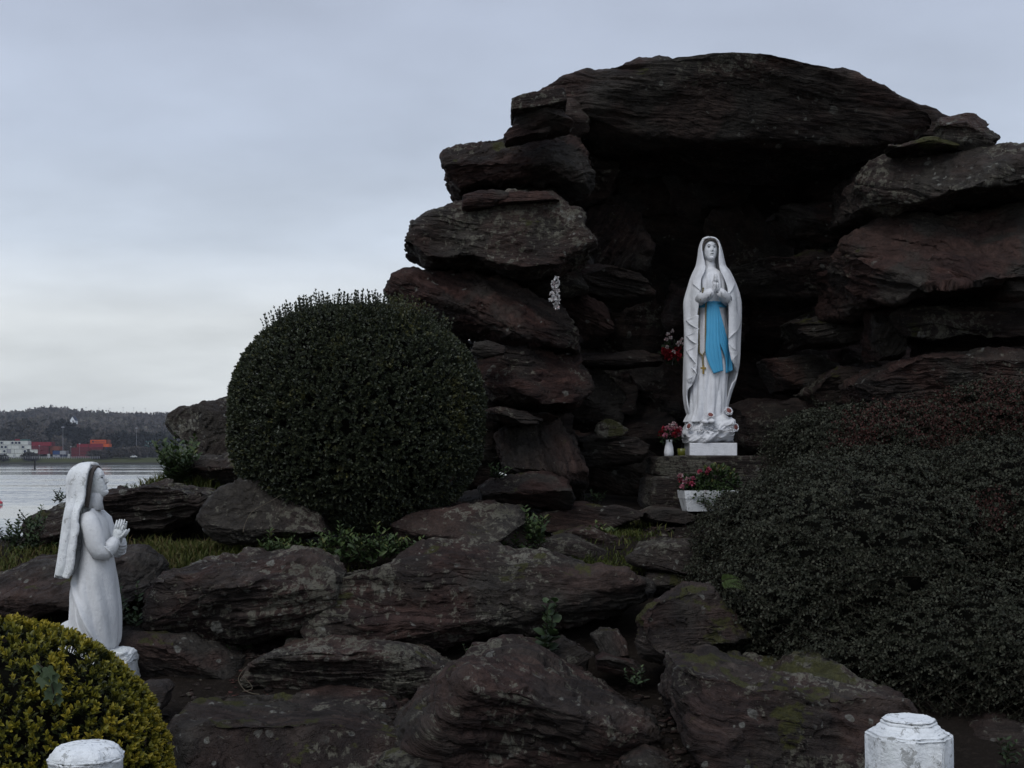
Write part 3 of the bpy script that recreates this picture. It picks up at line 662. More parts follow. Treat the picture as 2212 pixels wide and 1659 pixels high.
# pedestal under the standing statue
ped = empty('pedestal', at(1530, 1095, 9.7), 'dark stone block pedestal the standing statue rests on', 'pedestal')
kw = dict(parent=ped, strata=.012, layer=.09, rough=.55, facets=0, sharp=26, pitch=4)
make_rock('stone_block', [(1408,1024),(1411,990),(1418,985.5),(1530,985),(1640,985.5),(1662,988),(1664,1024),(1640,1028),(1420,1028)], 9.85, .42, 301, col=(.1, .3, .1), **kw)
make_rock('stone_block', [(1392,1084),(1395,1034),(1406,1027),(1500,1026),(1515,1040),(1512,1100),(1398,1102)], 9.75, .42, 302, col=(.1, .25, .15), **kw)
make_rock('stone_block', [(1505,1100),(1508,1030),(1600,1026),(1690,1030),(1700,1104)], 9.8, .42, 303, col=(.1, .3, .15), **kw)
# ------------------------------------------------------------------ statues
def surf(nu, nv, fn, wrap=False):
    """grid surface: fn(U,V) -> x,y,z arrays with u in columns (0..1), v in rows (0..1)"""
    u = np.linspace(0, 1, nu, endpoint=not wrap); v = np.linspace(0, 1, nv)
    U, V = np.meshgrid(u, v)
    x, y, z = fn(U, V)
    p = np.stack([x.ravel(), y.ravel(), z.ravel()], 1)
    i = np.arange(nu * nv).reshape(nv, nu)
    j = np.concatenate([i, i[:, :1]], 1) if wrap else i
    f = np.stack([j[:-1, :-1].ravel(), j[:-1, 1:].ravel(), j[1:, 1:].ravel(), j[1:, :-1].ravel()], 1)
    return p, f
def cubic(xk, yk):
    xk = np.array(xk, float); yk = np.array(yk, float)
    s = np.argsort(xk); xk, yk = xk[s], yk[s]
    d = np.gradient(yk, xk)
    def g(x):
        x = np.clip(x, xk[0], xk[-1]); i = np.clip(np.searchsorted(xk, x) - 1, 0, len(xk) - 2)
        h = xk[i + 1] - xk[i]; t = (x - xk[i]) / h
        return ((2 * t**3 - 3 * t**2 + 1) * yk[i] + (t**3 - 2 * t**2 + t) * h * d[i] + (-2 * t**3 + 3 * t**2) * yk[i + 1] + (t**3 - t**2) * h * d[i + 1])
    return g
def gau(x, c, s): return np.exp(-((x - c) / s) ** 2)
def solid(o, t):
    m = o.modifiers.new('thickness', 'SOLIDIFY'); m.thickness = t; m.offset = -1; return o

HZ = [-1, -.97, -.9, -.78, -.6, -.4, -.1, .2, .5, .75, .9, .97, 1]
HX = [.12, .27, .40, .54, .70, .82, .94, 1.0, .96, .76, .48, .26, .05]
HF = [.30, .60, .76, .83, .85, .87, .90, .93, .92, .76, .50, .28, .05]
def head_mesh(turn, up, sx, sy, sz):
    """face looking towards -y; sx, sy, sz half sizes"""
    def fn(U, V):
        th = (U - .5) * 2 * PI; z = np.sin((V - .5) * PI)
        xw = np.interp(z, HZ, HX); front = np.interp(z, HZ, HF); back = np.sqrt(np.clip(1 - z * z, 0, 1))
        X = xw * np.sin(th); c = np.cos(th)
        Y = np.where(c > 0, -front * c, -back * c); Z = z
        fr = np.clip(c, 0, 1) ** 1.5
        ax = np.abs(X)
        push = np.zeros_like(X)
        push += .30 * gau(X, 0, .115) * np.interp(Z, [-.29, -.25, -.20, .02, .15, .22], [0, .75, 1, .42, .10, 0])   # nose
        push += .06 * gau(ax, .13, .07) * gau(Z, -.22, .06)                                                    # nostrils
        push -= .15 * gau(ax, .34, .19) * gau(Z, .13, .10)                                                     # eye sockets
        push += .09 * gau(ax, .35, .12) * gau(Z, .11, .06)                                                     # eyeballs
        push += .07 * gau(ax, .34, .26) * gau(Z, .27, .07)                                                     # brow
        push += .085 * gau(X, 0, .21) * gau(Z, -.435, .04) + .075 * gau(X, 0, .17) * gau(Z, -.54, .045)        # lips
        push -= .06 * gau(X, 0, .26) * gau(Z, -.485, .02) + .05 * gau(X, 0, .25) * gau(Z, -.65, .06)
        push += .09 * gau(X, 0, .26) * gau(Z, -.82, .12)                                                       # chin
        push += .05 * gau(ax, .5, .2) * gau(Z, -.12, .2)                                                       # cheeks
        Y = Y - push * fr
        return X * sx, Y * sy, Z * sz
    p, f = surf(64, 56, fn, True)
    m = np.array(Matrix.Rotation(turn, 3, 'Z') @ Matrix.Rotation(-up, 3, 'X'))
    return p @ m.T, f, m
def on_face(m, sx, sy, sz, u, w, lift=.0):
    """point on the face at (u, w) in half sizes"""
    q = u / float(np.interp(w, HZ, HX)); y = -float(np.interp(w, HZ, HF)) * math.sqrt(max(.02, 1 - q * q))
    return Vector(m @ np.array([u * sx, (y - lift) * sy, w * sz]))

def add_hand(mb, wrist, along, normal, size, spread=.0, curl=.12, thumb=1):
    """palm with four unequal fingers and a thumb. along: wrist to fingertips; normal: out of the palm's back"""
    a = Vector(along).normalized(); n = (Vector(normal) - a * a.dot(Vector(normal))).normalized(); s = a.cross(n)
    w = Vector(wrist)
    mb.tube([w - a * size * .1, w + a * size * .12, w + a * size * .32, w + a * size * .50], [size * .15, size * .19, size * .225, size * .21], 10, .42, up=n)
    for k, (ln, o) in enumerate(((.43, -.155), (.50, -.052), (.47, .052), (.36, .150))):
        b = w + a * size * .46 + s * size * o
        d = (a + s * spread * (o / .15)).normalized()
        pts = [b, b + d * size * ln * .45, b + d * size * ln * .8 - n * size * curl * .3, b + d * size * ln - n * size * curl * .6, b + d * size * (ln + .03) - n * size * curl * .7]
        r = size * .052
        mb.tube(pts, [r * 1.1, r * 1.05, r * .92, r * .7, r * .25], 8)
    b = w + a * size * .16 - s * size * .17 * thumb
    d = (a * .85 - s * .5 * thumb).normalized()
    mb.tube([b, b + d * size * .2, b + (d * .36 + a * .06) * size, b + (d * .38 + a * .12) * size], [size * .07, size * .066, size * .055, size * .02], 8)

# ---- standing statue
SY = 9.75
SS = F_PX / SY
def sx_(v): return (np.asarray(v, float) - 1533) / SS
def sz_(v): return (984 - np.asarray(v, float)) / SS
mary = empty('statue', at(1533, 984.2, SY), 'white standing statue of a veiled woman with a blue sash and hands in prayer', 'statue')
mb = MB(); mb.box((sx_(1534.5), 0, sz_(970.4)), (50.5 / SS, .15, 13.6 / SS)); mb.build('plinth', M['white'], mary, bevel=.004)
# rocky foot carved in the same block
fp = [(1482,957),(1481,930),(1483,912),(1490,905),(1520,899),(1556,896),(1572,901),(1582,912),(1586,930),(1586,957)]
pts = np.array(fp, float)
p, f, bed, aux, aux2 = rock_arrays(sx_(pts[:, 0]) - sx_(1534), sz_(pts[:, 1]) - sz_(928), .15, 401, sub=6, roll=38, strata=.045, layer=.03, facets=3, sharp=16, rough=1.1)
p[:, 2] = np.maximum(p[:, 2], sz_(957.2) - sz_(928))
o = link('carved_rock', npmesh('carved_rock', p, f, True), M['white'], mary); o.location = (sx_(1534), 0, sz_(928))

rk_y = [911, 905, 895, 880, 850, 800, 750, 700, 668, 655, 640, 620, 605, 592, 586, 580, 570]
rb_c = cubic(rk_y, [1525, 1525, 1526, 1528, 1530, 1533, 1535, 1537, 1538, 1538, 1537, 1536, 1535, 1534, 1534, 1534, 1534])
rb_w = cubic(rk_y, [44, 42, 39, 38, 38, 38, 36, 33, 29, 28.5, 31, 34, 34, 30, 22, 13, 11.5])
rb_d = cubic(rk_y, [36, 35, 34, 33, 32, 31, 30, 28, 26, 26, 28, 29, 27, 22, 17, 12, 11])
def robe_r(th, vy):
    low = sstep(660, 720, vy) * (.55 + .45 * sstep(760, 905, vy)); top = sstep(650, 630, vy) * sstep(585, 600, vy)
    ph = .35 * np.sin(vy / 60.0)
    f1 = np.abs(np.sin(4.5 * th + ph + .012 * (vy - 800))) ** .8
    f2 = np.abs(np.sin(8 * th + 1.3 - .02 * (vy - 800))) ** 1.2
    hem = sstep(870, 905, vy)
    return 1 + low * (.15 * (f1 - .6) + .075 * (f2 - .5)) + top * .035 * np.sin(17 * th) + .10 * hem * np.sin(7 * th + .5)
def robe_pt(th, vy, off=0.0):
    r = robe_r(th, vy)
    return sx_(rb_c(vy) + (rb_w(vy) * r + off) * np.sin(th)), -(rb_d(vy) * r + off) * np.cos(th) / SS, sz_(vy)
def robe_front(vx, vy, off=0.0):
    th = math.asin(max(-.98, min(.98, (vx - float(rb_c(vy))) / float(rb_w(vy)))))
    x, y, z = robe_pt(np.array(th), np.array(float(vy)), off)
    return Vector((float(sx_(vx)), float(y), float(z)))
p, f = surf(200, 190, lambda U, V: robe_pt((U - .5) * 2 * PI, 911 - V * 341), True)
link('robe', npmesh('robe', p, f, True), M['white'], mary)

mk_y = [514, 516, 520, 527, 538, 550, 565, 577, 586, 595, 605, 620, 636, 650, 680, 732, 793, 819, 852, 880, 898]
mk_l = cubic(mk_y, [1527, 1521, 1517.5, 1514, 1510.5, 1509, 1506.5, 1503.5, 1499, 1494.5, 1490.5, 1486, 1481, 1477.5, 1477, 1478, 1477.5, 1477.5, 1478, 1482, 1487])
mk_r = cubic(mk_y, [1535, 1543, 1549, 1553, 1557, 1560, 1563.5, 1567.5, 1575, 1580, 1585, 1591, 1596, 1598.5, 1599.5, 1597.5, 1593.5, 1588, 1577, 1570, 1566])
mk_d = cubic(mk_y, [4, 12, 17, 20.5, 23, 24, 25, 26, 28, 30, 32, 35, 37, 38, 38, 38, 37, 37, 36, 35, 33])
le = cubic([514, 517, 519, 523, 530, 545, 560, 575, 590, 602, 625, 650, 683, 720, 760, 800, 822, 840, 898], [1531, 1530, 1523, 1519, 1516.5, 1516, 1518, 1520.5, 1518, 1512, 1508.5, 1507, 1504, 1503, 1502, 1500, 1496, 1487, 1490])
re = cubic([514, 517, 519, 523, 530, 545, 560, 575, 590, 602, 625, 650, 683, 720, 760, 785, 800, 840, 898], [1533, 1534, 1541, 1546, 1549, 1550, 1549, 1549.5, 1552, 1558, 1566, 1568, 1569, 1569, 1571, 1578, 1588, 1576, 1563])
def mantle_pt(u, vy, off=0.0):
    L, Rr, d = mk_l(vy), mk_r(vy), mk_d(vy)
    c, w = (L + Rr) / 2, (Rr - L) / 2 * .955
    a0 = np.arccos(np.clip((le(vy) - c) / w, -.995, .995)); a1 = np.arccos(np.clip((re(vy) - c) / w, -.995, .995))
    # angle runs from the left front edge round the back to the right front edge
    a = a0 + u * ((2 * PI + a1) - a0)
    body = sstep(590, 660, vy)
    rip = body * (.07 * np.sin(9 * a + .01 * vy) + .04 * np.sin(17 * a + 1.0) * sstep(700, 880, vy)) + (1 - body) * .02 * np.sin(11 * a)
    x = c + (w * (1 + rip * .5) + off) * np.cos(a); y = -(d * (1 + rip) + off) * np.sin(a)
    return sx_(x), y / SS, sz_(vy)
def mantle_front(vx, vy, off=0.0):
    L, Rr, d = float(mk_l(vy)), float(mk_r(vy)), float(mk_d(vy)); c, w = (L + Rr) / 2, (Rr - L) / 2 * .955
    q = max(-.985, min(.985, (vx - c) / w))
    a = math.acos(q); body = float(sstep(590, 660, np.array(float(vy))))
    rip = body * (.07 * math.sin(9 * a + .01 * vy) + .04 * math.sin(17 * a + 1.0) * float(sstep(700, 880, np.array(float(vy))))) + (1 - body) * .02 * math.sin(11 * a)
    return Vector((float(sx_(vx)), -(d * (1 + rip) * math.sqrt(1 - q * q) + off) / SS, float(sz_(vy))))
def swag(x, y, vy, vx):
    """stepped cascades of cloth down both front edges"""
    s = np.zeros_like(vx)
    for side, y0, per, yend, slope, e in ((-1, 683, 30.5, 822, .55, 1503.),):
        k = (vy - y0 - slope * (e - vx) * (1 if side < 0 else -1)) / per
        fr = k - np.floor(k)
        wgt = sstep(y0 - 25, y0 + 5, vy) * sstep(yend + 15, yend - 10, vy) * sstep(34, 18, np.abs(vx - e)) * (y < 0)
        s += wgt * (fr ** 1.5) * sstep(1.0, .94, fr)
    return s
def mantle_fn(U, V):
    V = .5 * V + .5 * (1 - np.cos(V * PI / 2)) 
    vy = 514 + V * 384
    x, y, z = mantle_pt(U, vy)
    vx = x * SS + 1533
    
    return x, y, z
p, f = surf(150, 230, mantle_fn)
mantle = solid(link('mantle', npmesh('mantle', p, f[:, ::-1], True), M['white'], mary), .011)
def flap(rows, off, side):
    """a turned-back fold of the cloak lying over it; rows: (height, outer edge)"""
    ys_, xo = zip(*rows)
    def fn(U, V):
        vy = ys_[0] + V * (ys_[-1] - ys_[0]); out = np.interp(vy, ys_, xo); inn = (le(vy) + .5) if side < 0 else (re(vy) - .5)
        vx = inn + (out - inn) * U
        L, Rr, d = mk_l(vy), mk_r(vy), mk_d(vy); c, w = (L + Rr) / 2, (Rr - L) / 2 * .955
        q = np.clip((vx - c) / w, -.985, .985); a = np.arccos(q)
        body = sstep(590, 660, vy)
        rip = body * (.07 * np.sin(9 * a + .01 * vy) + .04 * np.sin(17 * a + 1.0) * sstep(700, 880, vy)) + (1 - body) * .02 * np.sin(11 * a)
        lift = off * 1.75 * (.30 + .70 * U ** 1.3) * np.sin(np.clip(V, .02, .98) * PI) ** .35 + .8
        return sx_(vx), -(d * (1 + rip) * np.sqrt(1 - q * q) + lift) / SS, sz_(vy)
    p, f = surf(14, 40, fn)
    if side > 0: f = f[:, ::-1]
    solid(link('cloak_fold', npmesh('cloak_fold', p, f[:, ::-1], True), M['white'], mary), .007)
for rows, off in (([(577, 1515), (590, 1506), (600, 1499), (608, 1495), (616, 1494), (624, 1500), (632, 1507)], 4.2), ([(684, 1503), (688, 1492), (694, 1480.5), (703, 1487), (715, 1503)], 4.5), ([(712, 1503), (722, 1491), (727, 1480.5), (738, 1488), (748, 1502)], 5.0), ([(745, 1502), (754, 1490), (759, 1480.5), (772, 1486), (790, 1500)], 5.5), ([(787, 1500), (793, 1494), (797, 1489), (803, 1495), (811, 1500)], 5.0), ([(806, 1499), (814, 1491), (821, 1482.5), (828, 1485)], 4.5)):
    flap(rows, off, -1)
for rows, off in (([(580, 1556), (594, 1570), (604, 1581), (611, 1583.5), (617, 1583), (630, 1576), (641, 1569)], 4.2), ([(640, 1570), (652, 1573), (666, 1580), (678, 1588.5), (690, 1595), (697, 1597), (705, 1594.5), (714, 1590), (725, 1578), (735, 1570)], 5.0), ([(744, 1570), (754, 1578), (760, 1587), (767, 1588.5), (774, 1581), (782, 1577)], 4.5), ([(776, 1579), (784, 1587), (790, 1591), (795, 1584)], 4.0)):
    flap(rows, off, 1)
# head
HM = (17.2 / SS, 19 / SS, 26 / SS)
p, f, hm = head_mesh(R(6), R(9), *HM)
hc = Vector((float(sx_(1533.5)), -.004, float(sz_(541))))
head = link('head', npmesh('head', p, f, True), M['white'], mary); head.location = hc
for u in (-.36, .36):
    mb = MB(); mb.ball(on_face(hm, *HM, u, .12, -.035) + Vector((0, -.0028, 0)), (.0095, .004, .0040), 10, 6)
    mb.build('eye', M['darkeye'], head, True)
for u in (-1, 1):
    mb = MB(); mb.tube([on_face(hm, *HM, u * a, w, .055) for a, w in ((.16, .24), (.30, .30), (.46, .30), (.60, .23))], [.001, .0017, .0016, .0008], 5)
    mb.build('eyebrow', M['hair'], head, True)
mb = MB()
mb.tube([on_face(hm, *HM, a, w, .05) for a, w in ((-.22, -.49), (-.08, -.475), (.08, -.475), (.22, -.49))], [.0008, .0032, .0032, .0008], 6)
mb.build('lips', M['darkeye'], head, True)
def hair_fn(U, V):
    a = PI * (.02 + .96 * U); t = V
    x = 1533.5 + (18.6 - 2.5 * t) * np.cos(a) * 1.0; z = 545 - (27.5 - 4.6 * t) * np.sin(a)
    y = -(6 + 8.5 * t + 3.0 * np.sin(a)) + .4 * np.sin(26 * a)
    return sx_(x), y / SS, sz_(z)
p, f = surf(60, 6, hair_fn)
solid(link('hair', npmesh('hair', p, f[:, ::-1], True), M['hair'], mary), .008)
mb = MB(); mb.tube([(sx_(1534), .0, sz_(556)), (sx_(1534), .004, sz_(570)), (sx_(1534), .006, sz_(584)), (sx_(1534), .008, sz_(592))], [.036, .035, .039, .052], 20); mb.build('neck', M['white'], mary, True)
# sleeves and praying hands
mb = MB()
for s in (-1, 1):
    mb.tube([(sx_(1537 + s * 31), -.085, sz_(652)), (sx_(1537 + s * 22), -.135, sz_(646)), (sx_(1538 + s * 12), -.165, sz_(639)), (sx_(1538.5 + s * 6), -.178, sz_(634.5))], [.040, .042, .036, .027], 16)
    for k in range(3):
        q = .25 + .22 * k
        mb.tube([(sx_(1538 + s * (26 - 20 * q)) , -.125 - .05 * q - .036, sz_(648 - 12 * q + 7)), (sx_(1538 + s * (24.5 - 20 * q)), -.13 - .055 * q - .038, sz_(648 - 12 * q - 2)), (sx_(1538 + s * (22 - 20 * q)), -.115 - .05 * q - .02, sz_(648 - 12 * q - 9))], [.003, .006, .003], 6)
mb.build('sleeves', M['white'], mary, True)
for s in (-1, 1):
    mb = MB()
    add_hand(mb, (sx_(1538.5 + s * 3.6), -.178, sz_(634)), (-s * .045, -.10, 1), (s, -.12, 0), .125, 0, .02 * 1, -s)
    mb.build('hand', M['white'], mary, True)
# blue sash: belt and two pleated tails
def belt_fn(U, V):
    th = (U - .5) * 2 * PI
    x, y, z = robe_pt(th, 666 - V * 12.5, 1.8 + .5 * np.sin(V * PI * 3))
    return x, y, z
p, f = surf(90, 8, belt_fn, True)
sash = link('sash', npmesh('sash', p, f, True), M['blue'], mary); solid(sash, .006)
def tail(name, left, right, y0, y1, off):
    lk, rk2 = cubic(*zip(*left)), cubic(*zip(*right))
    def fn(U, V):
        bot = y1 + (U - .5) * -6
        vy = y0 + V * (bot - y0)
        a, b = lk(vy), rk2(vy); vx = a + (b - a) * U
        q = np.clip((vx - rb_c(vy)) / rb_w(vy), -.97, .97)
        x, y, z = robe_pt(np.arcsin(q), vy, off)
        yb = -(rb_d(vy) * np.sqrt(1 - q * q) * (1.03 + .03 * V)) / SS - off / SS
        pl = 1.3 * np.abs(np.sin(U * PI * 3.5 + .6 * V)) + 1.0 * np.sin(V * PI)
        return sx_(vx), np.minimum(yb, y) - pl / SS, z
    p, f = surf(40, 60, fn)
    return solid(link(name, npmesh(name, p, f, True), M['blue'], sash), .010)
tail('sash_tail', [(654, 1525), (715, 1523), (780, 1524), (795, 1530), (812, 1538)], [(654, 1544), (700, 1546), (737, 1547), (770, 1552), (812, 1556)], 654, 806, 3.4)
tail('sash_tail', [(654, 1532), (700, 1541), (735, 1547), (775, 1562), (812, 1564)], [(654, 1545), (690, 1553), (715, 1559.5), (775, 1578), (812, 1580)], 655, 804, 2.2)
mb = MB(); mb.ball(robe_front(1537, 660, 4.5), (.022, .012, .024), 12, 8); mb.build('sash_knot', M['blue'], sash, True)
# rosary
mb = MB(); chain = []
def strand(a, b, n, sag=0):
    for i in range(n):
        t = i / (n - 1); vx = a[0] + (b[0] - a[0]) * t + sag * math.sin(PI * t); vy = a[1] + (b[1] - a[1]) * t
        q = robe_front(vx, vy, 5.2) if vy > 652 else Vector((float(sx_(vx)), -.150 - .012 * (vy < 640), float(sz_(vy))))
        q.y = min(q.y, robe_front(vx, max(vy, 590), 5.2).y)
        chain.append(q)
strand((1512, 629), (1507, 655), 8); strand((1507, 659), (1506.5, 762), 32); strand((1508, 765), (1512.5, 770), 3)
strand((1521.5, 652), (1519, 760), 34); strand((1518, 763), (1513.5, 770), 3); strand((1513.5, 773), (1514, 791), 7)
for q in chain: mb.ball(q + Vector((0, -.004, 0)), .0078, 6, 4)
ros = prop(mb.build('rosary', M['bead'], mary, True), kind='stuff')
mb = MB(); c = robe_front(1514.5, 800, 6.0)
mb.box(c, (.0062, .004, .032)); mb.box(c + Vector((0, -.0006, .010)), (.020, .0036, .0062)); mb.build('cross', M['gold'], ros, bevel=.0015)
# roses on the feet and the rock
def rose(vx, vy, y, r, face):
    q = Vector((float(sx_(vx)), y, float(sz_(vy))))
    rot = Vector(face).normalized().to_track_quat('Z', 'Y').to_matrix()
    mb = MB()
    for ring, (n, rr, lift) in enumerate(((6, 1.0, .0), (5, .8, .25))):
        for k in range(n):
            a = 2 * PI * k / n + ring * .5
            d = Vector((math.cos(a), math.sin(a), 0)); s = Vector((-math.sin(a), math.cos(a), 0))
            rows = [(.25, .12, -.2), (.55, .34, -.02 + lift * .4), (.85, .42, .16 + lift), (1.05, .30, .20 + lift), (1.12, .05, .14 + lift)]
            v = []
            for dr, hwid, h in rows:
                for e in (-1, -.5, 0, .5, 1): v.append(rot @ ((d * dr * rr + s * hwid * e * 1.15 + Vector((0, 0, h + .08 * abs(e)))) * r) + q)
            mb.add(v, [(i * 5 + j, i * 5 + j + 1, i * 5 + j + 6, i * 5 + j + 5) for i in range(4) for j in range(4)])
    o = mb.build('rose', M['white'], mary, True); solid(o, .004)
    mb = MB(); mb.ball((0, 0, 0), (r * .72, r * .72, r * .46), 14, 8)
    mb.v = [tuple(rot @ Vector(p) + q + rot @ Vector((0, 0, r * .30))) for p in mb.v]
    mb.build('rose_heart', M['rosered'], o, True)
rose(1527.5, 900, -.155, .030, (.05, -.75, .66)); rose(1566, 890, -.135, .032, (.35, -.8, .45))
rose(1486, 922, -.125, .030, (-.75, -.62, .2)); rose(1580, 924, -.135, .030, (.55, -.8, .1))
mb = MB()
mb.tube([(sx_(1512), -.13, sz_(911)), (sx_(1516), -.165, sz_(911.5)), (sx_(1519), -.19, sz_(913))], [.022, .024, .014], 12, .7); mb.tube([(sx_(1528), -.13, sz_(909)), (sx_(1530), -.17, sz_(910)), (sx_(1531), -.195, sz_(912))], [.026, .027, .016], 12, .7)
mb.build('foot', M['white'], mary, True)
mb = MB()
for q in range(26):
    rr = random.Random(q); vx = rr.uniform(1488, 1580); vy = rr.uniform(914, 934); a = rr.uniform(0, 6.3)
    c = Vector((float(sx_(vx)), -.158, float(sz_(vy)))); d = Vector((math.cos(a), 0, math.sin(a) * .6)) * .022; n = Vector((-d.z, -.2, d.x)).normalized() * .008
    mb.add([c - d, c + n + Vector((0, -.008, 0)), c + d, c - n + Vector((0, -.004, 0))], [(0, 1, 2, 3)])
solid(mb.build('carved_leaves', M['white'], mary, True), .004)

# ---- kneeling statue
KY = 6.5
KS = F_PX / KY
def kx(v): return (np.asarray(v, float) - 215) / KS
def kz(v): return (1400 - np.asarray(v, float)) / KS
kn = empty('statue', at(215, 1560, KY), 'weathered white statue of a kneeling veiled girl praying, seen from the side', 'statue')
KOFF = Vector((0, 0, 160 / KS))
def kpart(name, me, mat, parent=None):
    o = link(name, me, mat, parent or kn)
    if parent is None: o.location = KOFF
    return o
def kbuild(mb, name, mat, parent=None, smooth=True, bevel=0):
    o = mb.build(name, mat, parent or kn, smooth, bevel)
    if parent is None: o.location = KOFF
    return o
# base: carved rock on a plinth
mb = MB(); mb.box((kx(205), 0, kz(1500)), (86.5 / KS, .16, 73 / KS)); kbuild(mb, 'plinth', M['aged'], None, False, .006)
mb = MB(); mb.box((kx(205), 0, kz(1428)), (88 / KS, .165, 1.5 / KS)); kbuild(mb, 'plinth_moulding', M['aged'], None, False, .002)
pts = np.array([(116, 1427), (114, 1408), (124, 1400), (200, 1397), (262, 1397), (284, 1401), (290.5, 1407), (291, 1427)], float)
p, f, *_ = rock_arrays(kx(pts[:, 0]) - kx(203), kz(pts[:, 1]) - kz(1412), .16, 411, sub=6, roll=25, strata=.02, layer=.02, facets=0, sharp=22, rough=.7)
p[:, 2] = np.maximum(p[:, 2], kz(1427) - kz(1412))
o = kpart('carved_rock', npmesh('carved_rock', p, f, True), M['aged']); o.location = KOFF + Vector((float(kx(203)), 0, float(kz(1412))))
# gown
gy = [1400, 1392, 1385, 1366, 1347, 1306, 1273, 1240, 1207, 1180, 1150, 1125, 1112, 1104, 1097]
gl = cubic(gy, [166, 163, 161, 157, 155, 158, 157, 163, 172, 178, 181, 185, 189, 194, 200])
gr_ = cubic(gy, [253, 257, 259, 261, 261.5, 260, 256, 252.5, 246, 241, 237, 229, 221, 216, 212])
gd = cubic(gy, [62, 66, 68, 70, 70, 68, 64, 58, 52, 48, 50, 48, 42, 32, 22])
def gown_fn(U, V):
    th = U * 2 * PI; vy = 1400 - V * 303
    c, w, d = (gl(vy) + gr_(vy)) / 2, (gr_(vy) - gl(vy)) / 2 * .93, gd(vy)
    low = sstep(1215, 1270, vy)
    # th=0 faces +x (knees), pi/2 faces the camera (-y)
    sw = th + .0042 * (vy - 1300) * np.sin(th) 
    rip = low * (.055 * (np.abs(np.sin(4.0 * sw + .5)) ** .7 - .6) * sstep(.2, 1.3, np.abs(th - 0)) + .028 * np.sin(9 * sw + .004 * vy))
    rip = rip + .012 * np.sin(3 * th + vy * .06) * (1 - low)
    # swept folds from the hip towards the knees
    for a0, vy0, sl, am in ((2.0, 1330, .0075, .15), (1.45, 1350, .010, .17), (2.6, 1300, .006, .15), (2.35, 1370, .012, .14)):
        line = a0 - sl * (vy - vy0)
        rip = rip + am * low * gau(th, line, .13) - am * .8 * low * gau(th, line + .2, .12)
    x = c + w * (1 + rip) * np.cos(th); y = -d * (1 + rip) * np.sin(th)
    return kx(x), y / KS, kz(vy)
p, f = surf(150, 180, gown_fn, True)
kpart('gown', npmesh('gown', p, f, True), M['robe'])
mb = MB(); mb.tube([(kx(246), 0, kz(1392)), (kx(215), 0, kz(1384)), (kx(180), 0, kz(1382)), (kx(145), 0, kz(1388)), (kx(126), 0, kz(1396))], [.05, .085, .085, .065, .02], 20, 1.5); kbuild(mb, 'gown_train', M['robe'])
# arms
for s in (-1, 1):
    mb = MB()
    pts = [(kx(200), s * .080, kz(1112)), (kx(209), s * .098, kz(1128)), (kx(216), s * .106, kz(1150)), (kx(222), s * .110, kz(1172)), (kx(229), s * .106, kz(1188)), (kx(240), s * .090, kz(1190)), (kx(248), s * .080, kz(1181)), (kx(252), s * .052, kz(1171)), (kx(254), s * .040, kz(1166))]
    mb.tube(pts, [.036, .047, .048, .046, .045, .042, .037, .031, .026], 18)
    for k in range(4):
        t = k / 3; c = Vector((float(kx(243 + 12 * t)), s * (.094 - .05 * t), float(kz(1187 - 17 * t))))
        r = .0405 - .011 * t; ax = Vector((.7, -s * .5, .75)).normalized(); a = ax.cross(Vector((0, 0, 1))).normalized(); b = ax.cross(a)
        mb.tube([c + (a * math.cos(q) + b * math.sin(q)) * r for q in np.linspace(0, 2 * PI, 17)], .003, 6, cap=False)
    kbuild(mb, 'sleeve', M['robe'])
    mb = MB(); add_hand(mb, (kx(253.5), s * .026, kz(1166)), (.24, -s * .05, 1), (.0, s, 0), .104, .05, .03, s); kbuild(mb, 'hand', M['aged'])
# head in profile (+x), face slightly raised
KHM = (.053, .060, .078)
p, f, km = head_mesh(R(90), R(17), *KHM)
khc = Vector((float(kx(203.5)), 0, float(kz(1042))))
khead = kpart('head', npmesh('head', p, f, True), M['aged']); khead.location = KOFF + khc
for u in (-.36, .36):
    mb = MB(); mb.ball(on_face(km, *KHM, u, .12, -.05), (.0045, .0085, .0035), 8, 6); kbuild(mb, 'eye', M['darkeye'], khead)
mb = MB(); mb.tube([(kx(206), 0, kz(1064)), (kx(204), 0, kz(1082)), (kx(203), 0, kz(1100))], [.040, .038, .048], 16); kbuild(mb, 'neck', M['robe'])
def khair(U, V):
    a = (U - .5) * 2; vy = 1012 + 82 * np.abs(a) ** 1.0
    side = np.sign(a); t = V
    y = side * (14 + 19.5 * np.sqrt(np.clip(1 - (1 - np.abs(a)) ** 2, 0, 1)) * (1 - .18 * np.abs(a))) * sstep(0, .12, np.abs(a)) ** .5
    x = np.interp(vy, [1012, 1030, 1060, 1094], [211, 208, 205, 200]) - 7 + 8.5 * t
    y = y + side * 1.8 * (1 - t) + .5 * np.sin(vy * .9 + 3 * t)
    return kx(x), y / KS, kz(vy - 2.5 * (1 - np.abs(a)))
p, f = surf(70, 5, khair); solid(kpart('hair', npmesh('hair', p, f, True), M['hair']), .012)
